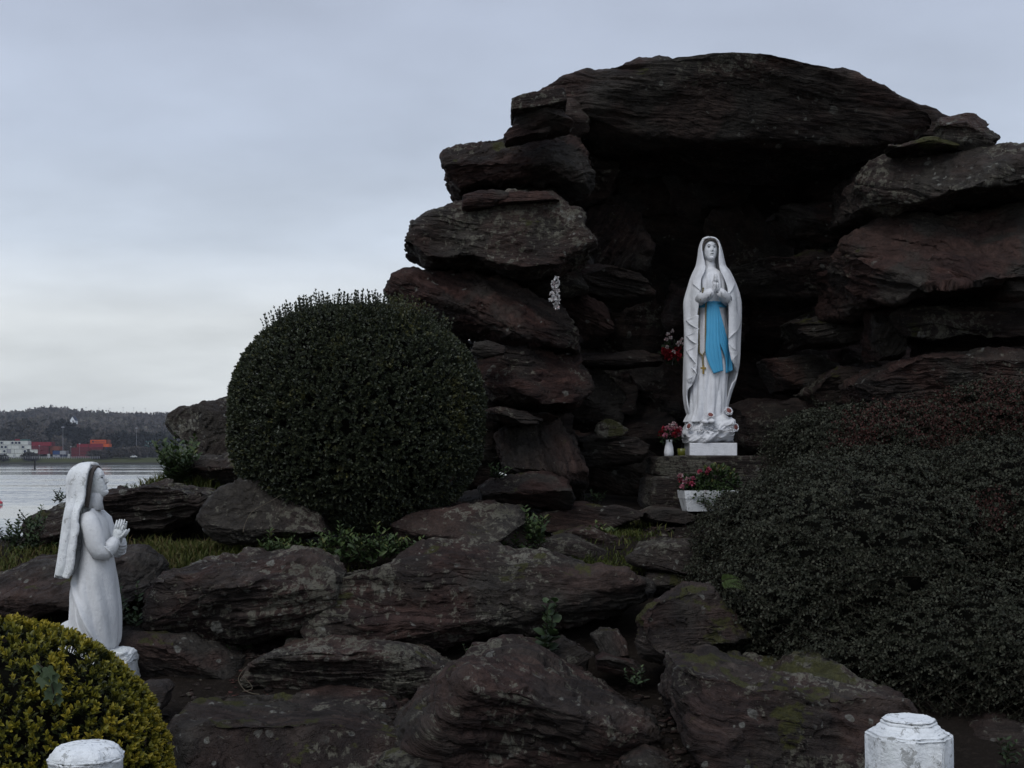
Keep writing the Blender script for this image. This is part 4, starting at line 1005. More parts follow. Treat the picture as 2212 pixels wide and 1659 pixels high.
# long veil
vyk = [1004.5, 1006, 1010, 1018, 1030, 1050, 1087, 1100, 1146, 1181, 1226, 1247]
vb = cubic(vyk, [184, 174, 164, 154, 148, 145.5, 142.5, 140, 133, 129, 122.5, 119.5])
vf = cubic(vyk, [198, 202, 204.5, 203.5, 201.5, 199.5, 197, 193, 191.5, 186, 181.5, 174])
vd = cubic(vyk, [8, 18, 26, 32, 36, 38, 43, 49, 56, 58, 60, 60])
def veil_fn(U, V):
    V = .35 * V + .65 * (1 - np.cos(V * PI / 2)); a = (U - .5) * PI; vy = 1004.5 + V * 242
    bx, fx, d = vb(vy), vf(vy), vd(vy)
    low = sstep(1020, 1120, vy)
    rip = .17 * np.abs(np.sin(5.5 * a + .9)) ** 1.6 * (.25 + .75 * low) + .05 * gau(np.abs(a), .62, .06) - .06 * gau(np.abs(a), .80, .07) + .05 * gau(np.abs(a), 1.12, .10) * low
    y = np.sign(np.sin(a)) * np.abs(np.sin(a)) ** .8 * d * (1 + rip)
    x = fx - (fx - bx - 7 - 9 * low) * np.abs(np.cos(a)) ** .62 * (1 + .2 * rip)
    vyy = vy + low * sstep(1200, 1247, vy) * (4 * np.sin(3 * a + 1) - 6 * (np.abs(a) > 1.0))
    # broken, rough front edge
    e = sstep(1.40, 1.57, np.abs(a))
    x = x + e * 3.2 * fbm(np.stack([vy.ravel() * .09, vy.ravel() * 0 + 3, a.ravel()], 1), 71, 4).reshape(vy.shape) * low
    return kx(x), y / KS, kz(vyy)
p, f = surf(110, 150, veil_fn)
solid(kpart('veil', npmesh('veil', p, f[:, ::-1], True), M['aged']), .016)
# ------------------------------------------------------------------ foliage tools
def unit(a): return a / np.maximum(np.linalg.norm(a, axis=1, keepdims=True), 1e-9)
def leaf_arrays(P, D, N, L, Wd, tint, fold=.25, round_=True):
    """leaves as folded blades: P base, D along, N face normal, L length, Wd width"""
    D = unit(D); S = unit(np.cross(D, N)); N = np.cross(S, D)
    L = np.asarray(L)[:, None]; Wd = np.asarray(Wd)[:, None]
    n = len(P)
    if round_:
        v = np.stack([P, P + D * L * .35 + S * Wd * .5 + N * Wd * fold, P + D * L * .75 + S * Wd * .36 + N * Wd * fold * .8, P + D * L - N * L * .06, P + D * L * .75 - S * Wd * .36 + N * Wd * fold * .8, P + D * L * .35 - S * Wd * .5 + N * Wd * fold], 1).reshape(-1, 3)
        b = np.arange(n)[:, None] * 6
        f = np.concatenate([b + np.array([[0, 1, 2, 3]]), b + np.array([[0, 3, 4, 5]])], 0)
        return v, f, np.repeat(tint, 6)
    v = np.stack([P, P + D * L * .5 + S * Wd * .5 + N * Wd * fold, P + D * L - N * L * .05, P + D * L * .5 - S * Wd * .5 + N * Wd * fold], 1).reshape(-1, 3)
    b = np.arange(n)[:, None] * 4
    return v, b + np.array([[0, 1, 2, 3]]), np.repeat(tint, 4)
def sticks(A, B, r0, r1, name):
    """three-sided twigs from A to B"""
    D = unit(B - A); U = unit(np.cross(D, np.array([[.31, .87, .38]]))); V = np.cross(D, U)
    vs = []
    for P, r in ((A, r0), (B, r1)):
        for k in range(3):
            vs.append(P + (U * math.cos(2 * PI * k / 3) + V * math.sin(2 * PI * k / 3)) * r)
    v = np.stack(vs, 1).reshape(-1, 3); b = np.arange(len(A))[:, None] * 6
    f = np.concatenate([b + np.array([[k, (k + 1) % 3, 3 + (k + 1) % 3, 3 + k]]) for k in range(3)], 0)
    return npmesh(name, v, f)
def sphere_dirs(n, rs): return unit(rs.normal(size=(n, 3)))

def loc_link(name, me, mat, parent):
    """mesh in world coordinates under an empty"""
    o = link(name, me, mat, parent)
    o.location = -parent.location
    return o

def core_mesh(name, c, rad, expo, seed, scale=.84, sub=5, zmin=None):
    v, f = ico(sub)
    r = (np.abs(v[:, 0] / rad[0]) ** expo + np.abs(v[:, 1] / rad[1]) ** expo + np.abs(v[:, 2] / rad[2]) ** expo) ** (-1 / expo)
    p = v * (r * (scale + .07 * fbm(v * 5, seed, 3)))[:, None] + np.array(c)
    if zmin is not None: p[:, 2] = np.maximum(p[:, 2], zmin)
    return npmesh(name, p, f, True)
M['core'] = plain_material('dark_twig_core', (.006, .006, .0045), .95, .4, 30, .05)  # solid twig-mass core added against see-through, inner shade put into its near-black colour

# ---- round clipped bush
rs = np.random.RandomState(8)
BC = at(772, 906, 8.35); BR = (.765, .72, .685); BE = 2.32
bush = empty('clipped_bush', (BC.x, BC.y, gz(BC.x, BC.y)), 'large round clipped bush of small dark green leaves among the rocks', 'bush')
loc_link('dark_core', core_mesh('dark_core', BC, BR, BE, 5, .85), M['core'], bush)
def bush_surface(n, rs, rad, expo, seed, wob=.035):
    d = sphere_dirs(n, rs) 
    r = (np.abs(d[:, 0] / rad[0]) ** expo + np.abs(d[:, 1] / rad[1]) ** expo + np.abs(d[:, 2] / rad[2]) ** expo) ** (-1 / expo)
    p = d * r[:, None]
    g = np.sign(d) * np.abs(p / np.array(rad)) ** (expo - 1) / np.array(rad)
    return p * (1 + wob * fbm(d * 4, seed, 3) + .4 * wob * fbm(d * 13, seed + 1, 2))[:, None], unit(g)
def sprigs(P, N, rs, length, npair, leaf, width, up=.35, jitter=.45, tintf=None, mat=None, name='leaves', cluster=False, twigname='twigs', parent=None, tilt=.9, sink=.7):
    n = len(P)
    D = unit(N + np.array([0, 0, up]) + rs.normal(size=(n, 3)) * jitter)
    Ln = length * rs.uniform(.6, 1.25, n)
    A = P - D * (Ln * sink)[:, None]
    pos = []; dd = []; nn = []; tt = []; sz = []
    side = unit(np.cross(D, rs.normal(size=(n, 3))))
    for k in range(npair):
        t = (k + .5) / npair if not cluster else .35 + .65 * (k + .5) / npair
        side = np.cross(D, side) if k % 2 == 0 else unit(side + .35 * rs.normal(size=(n, 3)) * 1.0)
        side = unit(side - D * np.sum(side * D, 1, keepdims=True))
        for s in (-1, 1):
            base = A + D * (Ln * t)[:, None]
            ld = unit(side * s * (tilt - .35 * t) + D * (.45 + .4 * t) + rs.normal(size=(n, 3)) * .16)
            pos.append(base); dd.append(ld); nn.append(unit(D * 1.0 - side * s * .3 + rs.normal(size=(n, 3)) * .3))
            tt.append(np.full(n, t)); sz.append(rs.uniform(.7, 1.2, n) * (1.0 - .25 * t))
    # end leaves
    for s in range(2):
        pos.append(A + D * Ln[:, None] * .97); dd.append(unit(D + rs.normal(size=(n, 3)) * .3)); nn.append(unit(side + rs.normal(size=(n, 3)) * .3)); tt.append(np.full(n, 1.0)); sz.append(rs.uniform(.5, .8, n))
    P2 = np.concatenate(pos); D2 = np.concatenate(dd); N2 = np.concatenate(nn); T2 = np.concatenate(tt); S2 = np.concatenate(sz)
    tint = tintf(P2, T2, np.tile(np.arange(n), len(pos)))
    v, f, ti = leaf_arrays(P2, D2, N2, leaf * S2, width * S2, tint)
    o = loc_link(name, npmesh(name, v, f, False, {'tint': ti}), mat, parent); o['kind'] = 'stuff'
    tw = loc_link(twigname, sticks(A, A + D * Ln[:, None], .0016, .0009, twigname), M['twig'], parent); tw['kind'] = 'stuff'
    return o
p, nrm = bush_surface(12500, rs, BR, BE, 31)
keep = (nrm[:, 1] < .45) & (p[:, 2] > -.70); p, nrm = p[keep], nrm[keep]
sp = rs.uniform(.15, .55, 60000)
def tint_bush(P, T, idx):
    y = fbm(P * 3.2, 77, 3)
    base = .30 + .30 * T + .22 * sp[idx] + .16 * rs.normal(size=len(P)) * .8
    base = np.where(y > .28, base + .30 * sstep(.28, .5, y), base)
    return np.clip(base, 0, .96)
sprigs(p + np.array(BC), nrm, rs, .075, 4, .027, .0165, .3, .42, tint_bush, M['privet'], parent=bush)
# long shoots along the crown
p, nrm = bush_surface(2600, rs, BR, BE, 31)
keep = (p[:, 2] > .50) & (nrm[:, 1] < .7); p, nrm = p[keep][:420], nrm[keep][:420]
sprigs(p + np.array(BC) + np.array([0, 0, .03]), nrm, rs, .135, 7, .021, .013, 1.6, .22, tint_bush, M['privet'], 'long_shoot_leaves', twigname='long_shoots', parent=bush, sink=.45)

# ---- yellow-green box bush
YC = at(2, 1727, 4.75); YR = (.565, .54, .61)
ybush = empty('box_bush', (YC.x, YC.y, gz(YC.x, YC.y)), 'domed box bush with yellow-green shoot tips beside the kneeling statue', 'bush')
loc_link('dark_core', core_mesh('dark_core', YC, YR, 2.1, 6, .90, 5, YC.z - .45), M['core'], ybush)
p, nrm = bush_surface(6400, rs, YR, 2.1, 41, .03)
keep = (nrm[:, 1] < .5) & (p[:, 2] > -.42); p, nrm = p[keep], nrm[keep]
yv = rs.uniform(0, 1, 60000)
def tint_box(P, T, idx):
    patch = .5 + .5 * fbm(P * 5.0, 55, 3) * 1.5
    tip_yellow = np.clip(T * 1.35 - .30, 0, 1) * np.clip(.42 + .70 * patch * (.45 + .9 * yv[idx]), 0, 1.2)  # leaves turn from dark green to yellow towards the shoot tips
    return np.clip(.10 + .98 * tip_yellow + .06 * rs.normal(size=len(P)), 0, 1)
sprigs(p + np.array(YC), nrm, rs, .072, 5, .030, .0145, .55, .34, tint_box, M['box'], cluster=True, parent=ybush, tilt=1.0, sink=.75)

# ---- dark spreading cotoneaster: tiny leaves on arching twigs
def spreading(blobs, n_tw, seed, root, label, group, red, long_=.16, leafs=15):
    rs = np.random.RandomState(seed)
    C = np.array([at(b[0], b[1], b[4])[:] for b in blobs]); RR = np.array([[b[2] / F_PX * b[4], b[5], b[3] / F_PX * b[4]] for b in blobs])
    emp = empty('spreading_shrub', root, label, 'shrub', group)
    allp, alln = [], []
    area = np.array([r[0] * r[2] + r[0] * r[1] + r[1] * r[2] for r in RR]); cnt = (n_tw * 2.0 * area / area.sum()).astype(int)
    for i in range(len(C)):
        d = sphere_dirs(cnt[i], rs); p = d * RR[i] * (1 + .10 * fbm(d * 3, seed + i, 3) + .04 * fbm(d * 11, seed + 40 + i, 2))[:, None] + C[i]; n = unit(d / RR[i])
        ok = (n[:, 1] < .35) & (n[:, 2] > -.75)
        for j in range(len(C)):
            if j != i: ok &= (((p - C[j]) / RR[j]) ** 2).sum(1) > .90
        allp.append(p[ok]); alln.append(n[ok])
        o = loc_link('dark_core', core_mesh('dark_core', C[i], RR[i], 2.0, seed + i, .80, 4), M['core'], emp)
    P = np.concatenate(allp)[:n_tw]; N = np.concatenate(alln)[:n_tw]
    P = np.concatenate(allp); N = np.concatenate(alln)
    sel = rs.permutation(len(P))[:n_tw]; P, N = P[sel], N[sel]
    n = len(P)
    tang = unit(np.cross(N, rs.normal(size=(n, 3)) * np.array([.5, .5, 1.0]))); tang[:, 2] *= .45
    D = unit(N * .55 + tang * 1.0 + np.array([-.15, -.15, .16]))
    far = rs.uniform(size=n) > .93
    D = np.where(far[:, None], unit(N * .9 + tang * .7 + np.array([-.1, -.1, .45])), D)
    Ln = long_ * rs.uniform(.5, 1.3, n) * np.where(far, 1.9, 1)
    A = P - D * (Ln * .55)[:, None]
    side = unit(np.cross(D, N + .3 * rs.normal(size=(n, 3))))
    droop = np.array([0, 0, -1.0])
    pos, dd, nn, tt, ends = [], [], [], [], []
    for k in range(leafs):
        t = (k + .6) / leafs
        q = A + D * (Ln * t)[:, None] + droop * (Ln * .28 * t * t)[:, None]
        s = 1 if k % 2 else -1
        pos.append(q); dd.append(unit(side * s + D * .5 + N * .25 + rs.normal(size=(n, 3)) * .35)); nn.append(unit(N + rs.normal(size=(n, 3)) * .45)); tt.append(np.full(n, t))
    P2, D2, N2, T2 = map(np.concatenate, (pos, dd, nn, tt))
    sz = rs.uniform(.7, 1.25, len(P2))
    idx = np.tile(np.arange(n), leafs); tw = rs.uniform(-.12, .12, n)
    tint = .34 + .26 * T2 + tw[idx] + .12 * rs.normal(size=len(P2))
    tint = np.clip(tint, 0, .80)
    rz = np.zeros(n)
    for (vx, vy, y, r) in red:
        c = np.array(at(vx, vy, y)); rz = np.maximum(rz, np.exp(-(((P - c) / r) ** 2).sum(1)))
    isred = (rz + .35 * fbm(P * 5, seed + 3, 2) > .5)[idx] & (rs.uniform(size=len(P2)) < .6)
    tint = np.where(isred, rs.uniform(.84, 1.0, len(P2)), tint)
    v, f, ti = leaf_arrays(P2, D2, N2, .0155 * sz, .0105 * sz, tint, .2)
    o = loc_link('leaves', npmesh('leaves', v, f, False, {'tint': ti}), M['coto'], emp); o['kind'] = 'stuff'
    mid = A + D * (Ln * .5)[:, None] + droop * (Ln * .07)[:, None]; end = A + D * Ln[:, None] + droop * (Ln * .28)[:, None]
    o = loc_link('twigs', sticks(np.concatenate([A, mid]), np.concatenate([mid, end]), .0017, .0011, 'twigs'), M['twig'], emp); o['kind'] = 'stuff'
    return emp
spreading([(1850, 1240, 330, 250, 7.1, .75), (2060, 1390, 330, 175, 6.7, .6), (1690, 1300, 165, 130, 6.75, .4), (2200, 1150, 260, 210, 7.2, .7), (1630, 1170, 120, 115, 7.3, .4), (1800, 1400, 190, 80, 6.6, .35), (2200, 1420, 170, 140, 6.4, .45)], 9500, 61,
          (2.2, 7.0, gz(2.2, 7.0)), 'big spreading shrub of tiny dark leaves hanging over the rockery boulders', None, [(2150, 1090, 6.7, .12), (1930, 1150, 6.6, .07), (1700, 1120, 6.9, .06)])
spreading([(1960, 945, 270, 80, 8.5, .45), (1775, 960, 105, 75, 8.4, .35), (2150, 905, 150, 85, 8.4, .4), (1900, 1050, 240, 90, 8.0, .4)], 5000, 62,
          (2.5, 8.5, gz(2.5, 8.5)), 'loose reddish shrub with long sprays in front of the grotto\'s right pillar', None, [(2000, 900, 8.3, .42), (1850, 950, 8.2, .25), (2150, 900, 8.2, .35), (1790, 1010, 8.2, .12)], .23, 19)

# ---- grass
def grass(name, patches, seed, label, dry=0.0):
    rs = np.random.RandomState(seed); V, F, T = [], [], []; k0 = 0
    for (vx, vy, y, wx, wy, n, h) in patches:
        c = at(vx, vy, y)
        x = c.x + rs.normal(size=n) * wx * .5; yy = c.y + rs.normal(size=n) * wy * .5
        z = ground_np(x, yy) - .01
        hh = h * rs.uniform(.45, 1.2, n); a = rs.uniform(0, 2 * PI, n); ln = rs.uniform(.2, .9, n)
        dx, dy = np.cos(a) * ln * hh, np.sin(a) * ln * hh
        b = rs.uniform(0, PI, n); w = .0035 * rs.uniform(.7, 1.3, n); sx, sy = np.cos(b) * w, np.sin(b) * w
        P = [np.stack([x - sx, yy - sy, z], 1), np.stack([x + sx, yy + sy, z], 1), np.stack([x + dx * .4 + sx * .8, yy + dy * .4 + sy * .8, z + hh * .62], 1), np.stack([x + dx * .4 - sx * .8, yy + dy * .4 - sy * .8, z + hh * .62], 1), np.stack([x + dx, yy + dy, z + hh * (1 - .35 * ln)], 1), np.stack([x + dx + sx * .1, yy + dy + sy * .1, z + hh * (1 - .35 * ln)], 1)]
        v = np.stack(P, 1).reshape(-1, 3); bb = k0 + np.arange(n)[:, None] * 6
        V.append(v); F += [bb + np.array([[0, 1, 2, 3]]), bb + np.array([[3, 2, 5, 4]])]
        t = np.clip(rs.uniform(.1, .75, n) + dry * rs.uniform(0, 1, n) * .6, 0, 1); T.append(np.repeat(t, 6)); k0 += n * 6
    o = link(name, npmesh(name, np.concatenate(V), np.concatenate(F), False, {'tint': np.concatenate(T)}), M['grass'])
    return prop(o, label, 'grass', kind='stuff')
grass('grass', [(340, 1185, 7.8, .55, .35, 2600, .075), (420, 1165, 8.1, .45, .35, 1800, .085), (60, 1205, 7.7, .5, .35, 2200, .08), (270, 1195, 7.7, .3, .3, 1200, .07)], 81, 'dry brownish grass on the ledge behind the kneeling figure', .9)
grass('grass', [(1330, 1120, 8.9, .22, .5, 1600, .065), (1300, 1160, 8.5, .25, .3, 1100, .055), (1350, 1225, 7.75, .25, .2, 700, .05)], 82, 'thin green grass along the path to the grotto', .3)
grass('grass', [(1255, 1222, 7.72, .16, .10, 1100, .085)], 83, 'bright green grass tuft behind the largest boulder', 0)
grass('grass', [(400, 1060, 9.25, .5, .35, 1700, .12), (560, 1165, 7.7, .35, .2, 1500, .12), (500, 1180, 7.6, .3, .2, 1200, .11), (640, 1200, 7.55, .4, .15, 1000, .08)], 84, 'rough green grass beside the round bush', .3)

# ---- weeds and small plants
def weed(vx, vy, y, h, n_stem, leaf, label, seed, group=None, spread=.6, lean=(0, 0), z=None, droop=.0, name='weed', mat='weed', width=.45, tint0=.35):
    rs = np.random.RandomState(seed); b = at(vx, vy, y)
    if z is not None: b.z = z
    root = empty(name, b, label, 'plant', group)
    pos, dd, nn, tt, A_, B_ = [], [], [], [], [], []
    for s in range(n_stem):
        d = unit(np.array([[rs.normal() * spread + lean[0], rs.normal() * spread - .15 + lean[1], 1.0]]))[0]
        ln = h * rs.uniform(.55, 1.1); q = np.array([rs.normal() * .02, rs.normal() * .02, -.01]); k = max(3, int(ln / (leaf * .42))); prev = q.copy()
        for j in range(k):
            t = (j + 1) / k; cur = q + d * ln * t + np.array([0, 0, -droop * ln * t * t]); A_.append(prev); B_.append(cur); prev = cur
            a = j * 2.4 + s
            for m_ in range(2):
                e = np.array([math.cos(a + m_ * PI), math.sin(a + m_ * PI), .35 + .5 * t]); pos.append(cur); dd.append(e); nn.append(np.array([0, -.35, 1.0]) + rs.normal(size=3) * .3); tt.append(t)
    P, D, N, T = np.array(pos), np.array(dd), np.array(nn), np.array(tt)
    sz = leaf * rs.uniform(.6, 1.15, len(P)) * (1.05 - .45 * T)
    v, f, ti = leaf_arrays(P, D, N, sz, sz * width, np.clip(tint0 - .15 + .35 * T + .15 * rs.normal(size=len(P)), 0, 1), .15)
    o = link('leaves', npmesh('leaves', v, f, False, {'tint': ti}), M[mat], root); o['kind'] = 'stuff'
    prop(link('stems', sticks(np.array(A_), np.array(B_), .0025, .0016, 'stems'), M['twig'], root), kind='stuff')
    return root
weed(385, 1045, 9.1, .34, 30, .08, 'leafy green shrub plant in front of the upright standing slab', 901, spread=.42, tint0=.45)
weed(128, 1082, 8.25, .09, 7, .03, 'small sprig growing on the rounded rock behind the veil', 902, spread=.7, tint0=.2)
weed(265, 1058, 8.5, .05, 4, .03, 'tiny sprig on top of the ragged layered rock', 903, spread=.5)
WL = 'leafy green weed on the left ledge above the water'
for i, (vx, vy, h) in enumerate(((30, 1195, .22), (62, 1185, .24), (92, 1190, .16), (118, 1195, .14), (75, 1140, .14), (20, 1170, .17))):
    weed(vx, vy, 8.0, h, 6, .045, WL, 910 + i, 'weeds on the left ledge', .55, tint0=.25)
WB = {'a': 'broad-leaved weed along the top of the lichen-crusted broad boulder', 'b': 'lush long-leaved weed in the notch between the broad and the largest boulder', 'c': 'long-leaved weed on the shoulder of the largest boulder below the round bush', 'd': 'small-leaved weed half under the round bush, behind the lush long-leaved ones'}
for i, (vx, vy, h, lf, k) in enumerate(((585, 1195, .13, .06, 'a'), (625, 1198, .15, .06, 'a'), (662, 1205, .13, .055, 'a'), (705, 1212, .15, .07, 'b'), (745, 1222, .20, .08, 'b'), (785, 1220, .22, .08, 'b'), (822, 1212, .20, .08, 'c'), (862, 1202, .16, .07, 'c'), (895, 1195, .13, .06, 'c'), (730, 1180, .16, .05, 'd'), (810, 1185, .14, .05, 'd'))):
    weed(vx, vy, 7.62, h, 9, lf, WB[k], 930 + i, 'weeds under the round bush ' + k, .75, width=.36, tint0=.5)
WR = 'leafy green weed at the corner of the yellow-crusted rock'
for i, (vx, vy, h, lf) in enumerate(((1095, 1192, .12, .05), (1130, 1200, .12, .05), (1148, 1172, .24, .065), (1160, 1180, .18, .06), (1065, 1195, .08, .045))):
    weed(vx, vy, 7.75, h, 7, lf, WR, 950 + i, 'weeds by the path', .5, tint0=.45)
weed(1300, 1158, 8.5, .10, 8, .07, 'broad pale-leaved plant in the path grass', 960, spread=.9, width=.4, tint0=.6)
weed(277, 1345, 6.75, .21, 3, .05, 'upright leafy weed beside the kneeling figure\'s skirt', 961, spread=.12, tint0=.2)
weed(302, 1352, 6.75, .11, 6, .05, 'short ragged weed next to the upright one by the skirt', 962, spread=.5, tint0=.2)
weed(1168, 1425, 6.35, .28, 3, .075, 'trailing ivy climbing the front of the largest boulder', 963, spread=.12, name='ivy', width=.85, tint0=.2)
weed(1125, 1420, 6.3, .05, 2, .07, 'single low ivy sprig left of the trailing ivy', 964, spread=.8, name='ivy', width=.9, tint0=.15)
WS = 'small seedling in the dark gap under the largest boulder'
for i, (vx, vy, h) in enumerate(((1020, 1432, .09), (988, 1440, .06), (1040, 1425, .05))): weed(vx, vy, 6.3, h, 4, .028, WS, 970 + i, 'seedlings under the largest boulder', .6, tint0=.2)
WT = 'tiny seedling on the earth strip above the flat-topped slab'
for i, (vx, vy) in enumerate(((515, 1404), (545, 1400), (625, 1388), (690, 1388), (752, 1388), (812, 1386), (843, 1388))): weed(vx, vy, 6.85, .045, 4, .028, WT, 980 + i, 'seedlings on the earth strip', .7, tint0=.25)
weed(1375, 1478, 6.1, .09, 5, .04, 'small blue-green weed in the gully of chippings', 991, spread=.5, tint0=.2)
weed(1288, 1085, 9.7, .10, 7, .05, 'dark leafy clump at the left foot of the grotto mouth', 992, spread=.7, tint0=.1)
weed(1075, 1035, 9.0, .15, 8, .05, 'green weed between the round bush and the grotto pillar', 993, spread=.6, tint0=.35)
weed(2165, 1640, 5.6, .14, 3, .05, 'thin dark weed beside the stepped white post', 994, spread=.3, tint0=.1)
weed(2190, 1655, 5.6, .1, 3, .045, 'low dark weed in the shade at the shrub\'s foot', 995, spread=.4, tint0=.1)
# fern frond on the shrub
fr = empty('fern', at(1560, 1250, 6.33), 'small bright green fern poking out of the big spreading shrub', 'fern')
rs = np.random.RandomState(3); P, D, N, A_, B_ = [], [], [], [], []
for a0 in (-.1, .35, -.45, .8):
    base = np.array([0, .05, -.02]); d = np.array([math.cos(a0), -.5, .35 * math.sin(a0) + .25]); d /= np.linalg.norm(d); prev = base
    for j in range(14):
        t = (j + 1) / 14; q = base + d * .125 * t + np.array([0, 0, -.05 * t * t]); A_.append(prev); B_.append(q); prev = q
        for s in (-1, 1): P.append(q); D.append(np.array([d[0] * .4 - s * .3 * d[2], -.25, s * 1.0])); N.append(np.array([0, -1, .4]) + .2 * rs.normal(size=3))
P, D, N = map(np.array, (P, D, N)); sz = .032 * (1.15 - np.tile(np.repeat(np.linspace(0, 1, 14), 2), 4))
v, f, ti = leaf_arrays(P, D, N, sz, sz * .3, np.full(len(P), .75), .1)
prop(link('fronds', npmesh('fronds', v, f, False, {'tint': ti}), M['weed'], fr), kind='stuff'); link('stems', sticks(np.array(A_), np.array(B_), .0015, .001, 'stems'), M['twig'], fr)
# ivy on the yellow-green bush: five-lobed leaves
iv = empty('ivy', at(118, 1480, 4.2), 'ivy sprig with pale-veined pointed leaves on the yellow-green bush', 'ivy')
for i, (vx, vy, r, a) in enumerate(((105, 1448, .034, .3), (118, 1460, .030, -.5), (92, 1466, .036, .9), (122, 1482, .036, -.3), (108, 1498, .032, .2), (128, 1510, .026, -.8), (80, 1440, .024, .6))):
    c = at(vx, vy, 4.16 + .01 * i) - iv.location; mb = MB(); v = [c]
    lob = [(0, 1.15), (.35, .55), (.95, .95), (1.3, .5), (2.1, .62), (2.75, .45), (3.14, .25), (-2.75, .45), (-2.1, .62), (-1.3, .5), (-.95, .95), (-.35, .55)]
    for th, q in lob: v.append(c + Vector((math.sin(th + a), -.25 * abs(math.sin(th)), -math.cos(th + a))) * q * r)
    mb.add(v, [(0, k + 1, (k + 1) % 12 + 1) for k in range(12)])
    me_o = mb.build('leaf', M['ivyleaf'] if 'ivyleaf' in M else M.setdefault('ivyleaf', plain_material('ivy_leaf', (.050, .075, .036), .5, .5, 60)), iv)
mb = MB(); mb.tube([at(80, 1432, 4.2) - iv.location, at(105, 1452, 4.18) - iv.location, at(112, 1480, 4.18) - iv.location, at(120, 1515, 4.2) - iv.location], .002, 5); mb.build('stem', M['twig'], iv)
# dry stems
def stem(pts, y, r, label, mat='straw'):
    b = at(*pts[0], y); k = np.arange(len(pts)); g1, g2 = cubic(k, [p[0] for p in pts]), cubic(k, [p[1] for p in pts]); tt = np.linspace(0, len(pts) - 1, 24)
    mb = MB(); mb.tube([at(float(g1(t)), float(g2(t)), y + .03 * t) - b for t in tt], [r * .6 * (1 - .5 * i / 23) for i in range(24)], 6)
    o = mb.build('dry_stem', M[mat], None, True); o.location = b; return prop(o, label, 'stem')
stem([(525, 1150), (530, 1130), (545, 1105), (580, 1085), (610, 1068)], 7.35, .0035, 'long pale dry stem arching over the grey sloping rock')
stem([(560, 1500), (545, 1498), (528, 1490), (515, 1470), (520, 1455), (532, 1440)], 6.15, .004, 'curled dry stalk on the earth by the flat-topped slab')
stem([(524, 1494), (545, 1486), (528, 1462)], 6.1, .0035, 'short broken straw lying inside the curled dry stalk')
# dead pale tuft in the reddish shrub
rs = np.random.RandomState(12); A_, B_ = [], []
tb = at(2055, 985, 8.0)
for i in range(120):
    q = np.array([rs.normal() * .05, rs.normal() * .03, rs.uniform(-.12, .04)]); A_.append(q); B_.append(q + np.array([rs.normal() * .05, -.02 + rs.normal() * .03, rs.uniform(.03, .11)]))
tf = link('dead_tuft', sticks(np.array(A_), np.array(B_), .0016, .0008, 'dead_tuft'), M['straw']); tf.location = tb; prop(tf, 'pale dead tuft caught in the reddish shrub', 'plant')
# chippings and litter
def chips(name, patches, seed, size, label, cat, mat, flat=.45):
    rs = np.random.RandomState(seed); iv_, if_ = ico(2); V, F, Bd = [], [], []; k0 = 0
    for (vx, vy, y, wx, wy, n) in patches:
        c = at(vx, vy, y); x = c.x + rs.normal(size=n) * wx * .5; yy = c.y + rs.normal(size=n) * wy * .5; z = ground_np(x, yy)
        for i in range(n):
            s = size * rs.uniform(.35, 1.3) * np.array([1, rs.uniform(.6, 1), flat * rs.uniform(.5, 1.2)]); a = rs.uniform(0, 6.28); rot = np.array(Matrix.Rotation(a, 3, 'Z') @ Matrix.Rotation(rs.normal() * .35, 3, 'X'))
            p = (iv_ * s * (1 + .25 * rs.normal(size=(len(iv_), 1)) * .6)) @ rot.T + np.array([x[i], yy[i], z[i] + s[2] * .4]); V.append(p); F.append(if_ + k0); k0 += len(iv_); Bd.append(p + rs.uniform(-9, 9, 3))
    V = np.concatenate(V); Bd = np.concatenate(Bd); aux = np.stack([fbm(Bd * 1.5, 901, 2)] * 3, 1)
    o = link(name, npmesh(name, V, np.concatenate(F), False, vec={'bed': Bd, 'aux': aux, 'aux2': aux * .3}), mat); o.color = (.7, .45, 0, 1)
    return prop(o, label, cat, kind='stuff')
chips('stone_chippings', [(1350, 1520, 5.95, .35, .3, 240), (1400, 1590, 5.7, .2, .25, 120), (1330, 1445, 6.35, .25, .2, 80), (560, 1405, 6.8, .45, .2, 140), (480, 1520, 6.1, .45, .3, 170), (700, 1540, 6.0, .5, .2, 140), (840, 1500, 6.2, .15, .2, 60), (1350, 1090, 9.4, .3, .3, 90), (1400, 1150, 8.6, .35, .5, 110), (900, 1640, 5.5, .25, .15, 60)], 91, .022, 'loose slate chippings in the earth between the boulders', 'stones', M['rock'])
chips('leaf_litter', [(1640, 1468, 6.0, .35, .25, 220), (1740, 1478, 5.95, .3, .2, 160), (560, 1440, 6.5, .2, .2, 80), (1300, 1140, 8.7, .3, .3, 60)], 92, .010, 'reddish fallen leaves under the edge of the big shrub', 'litter', plain_material('fallen_leaf', (.055, .022, .018), .8, .5, 40), .25)
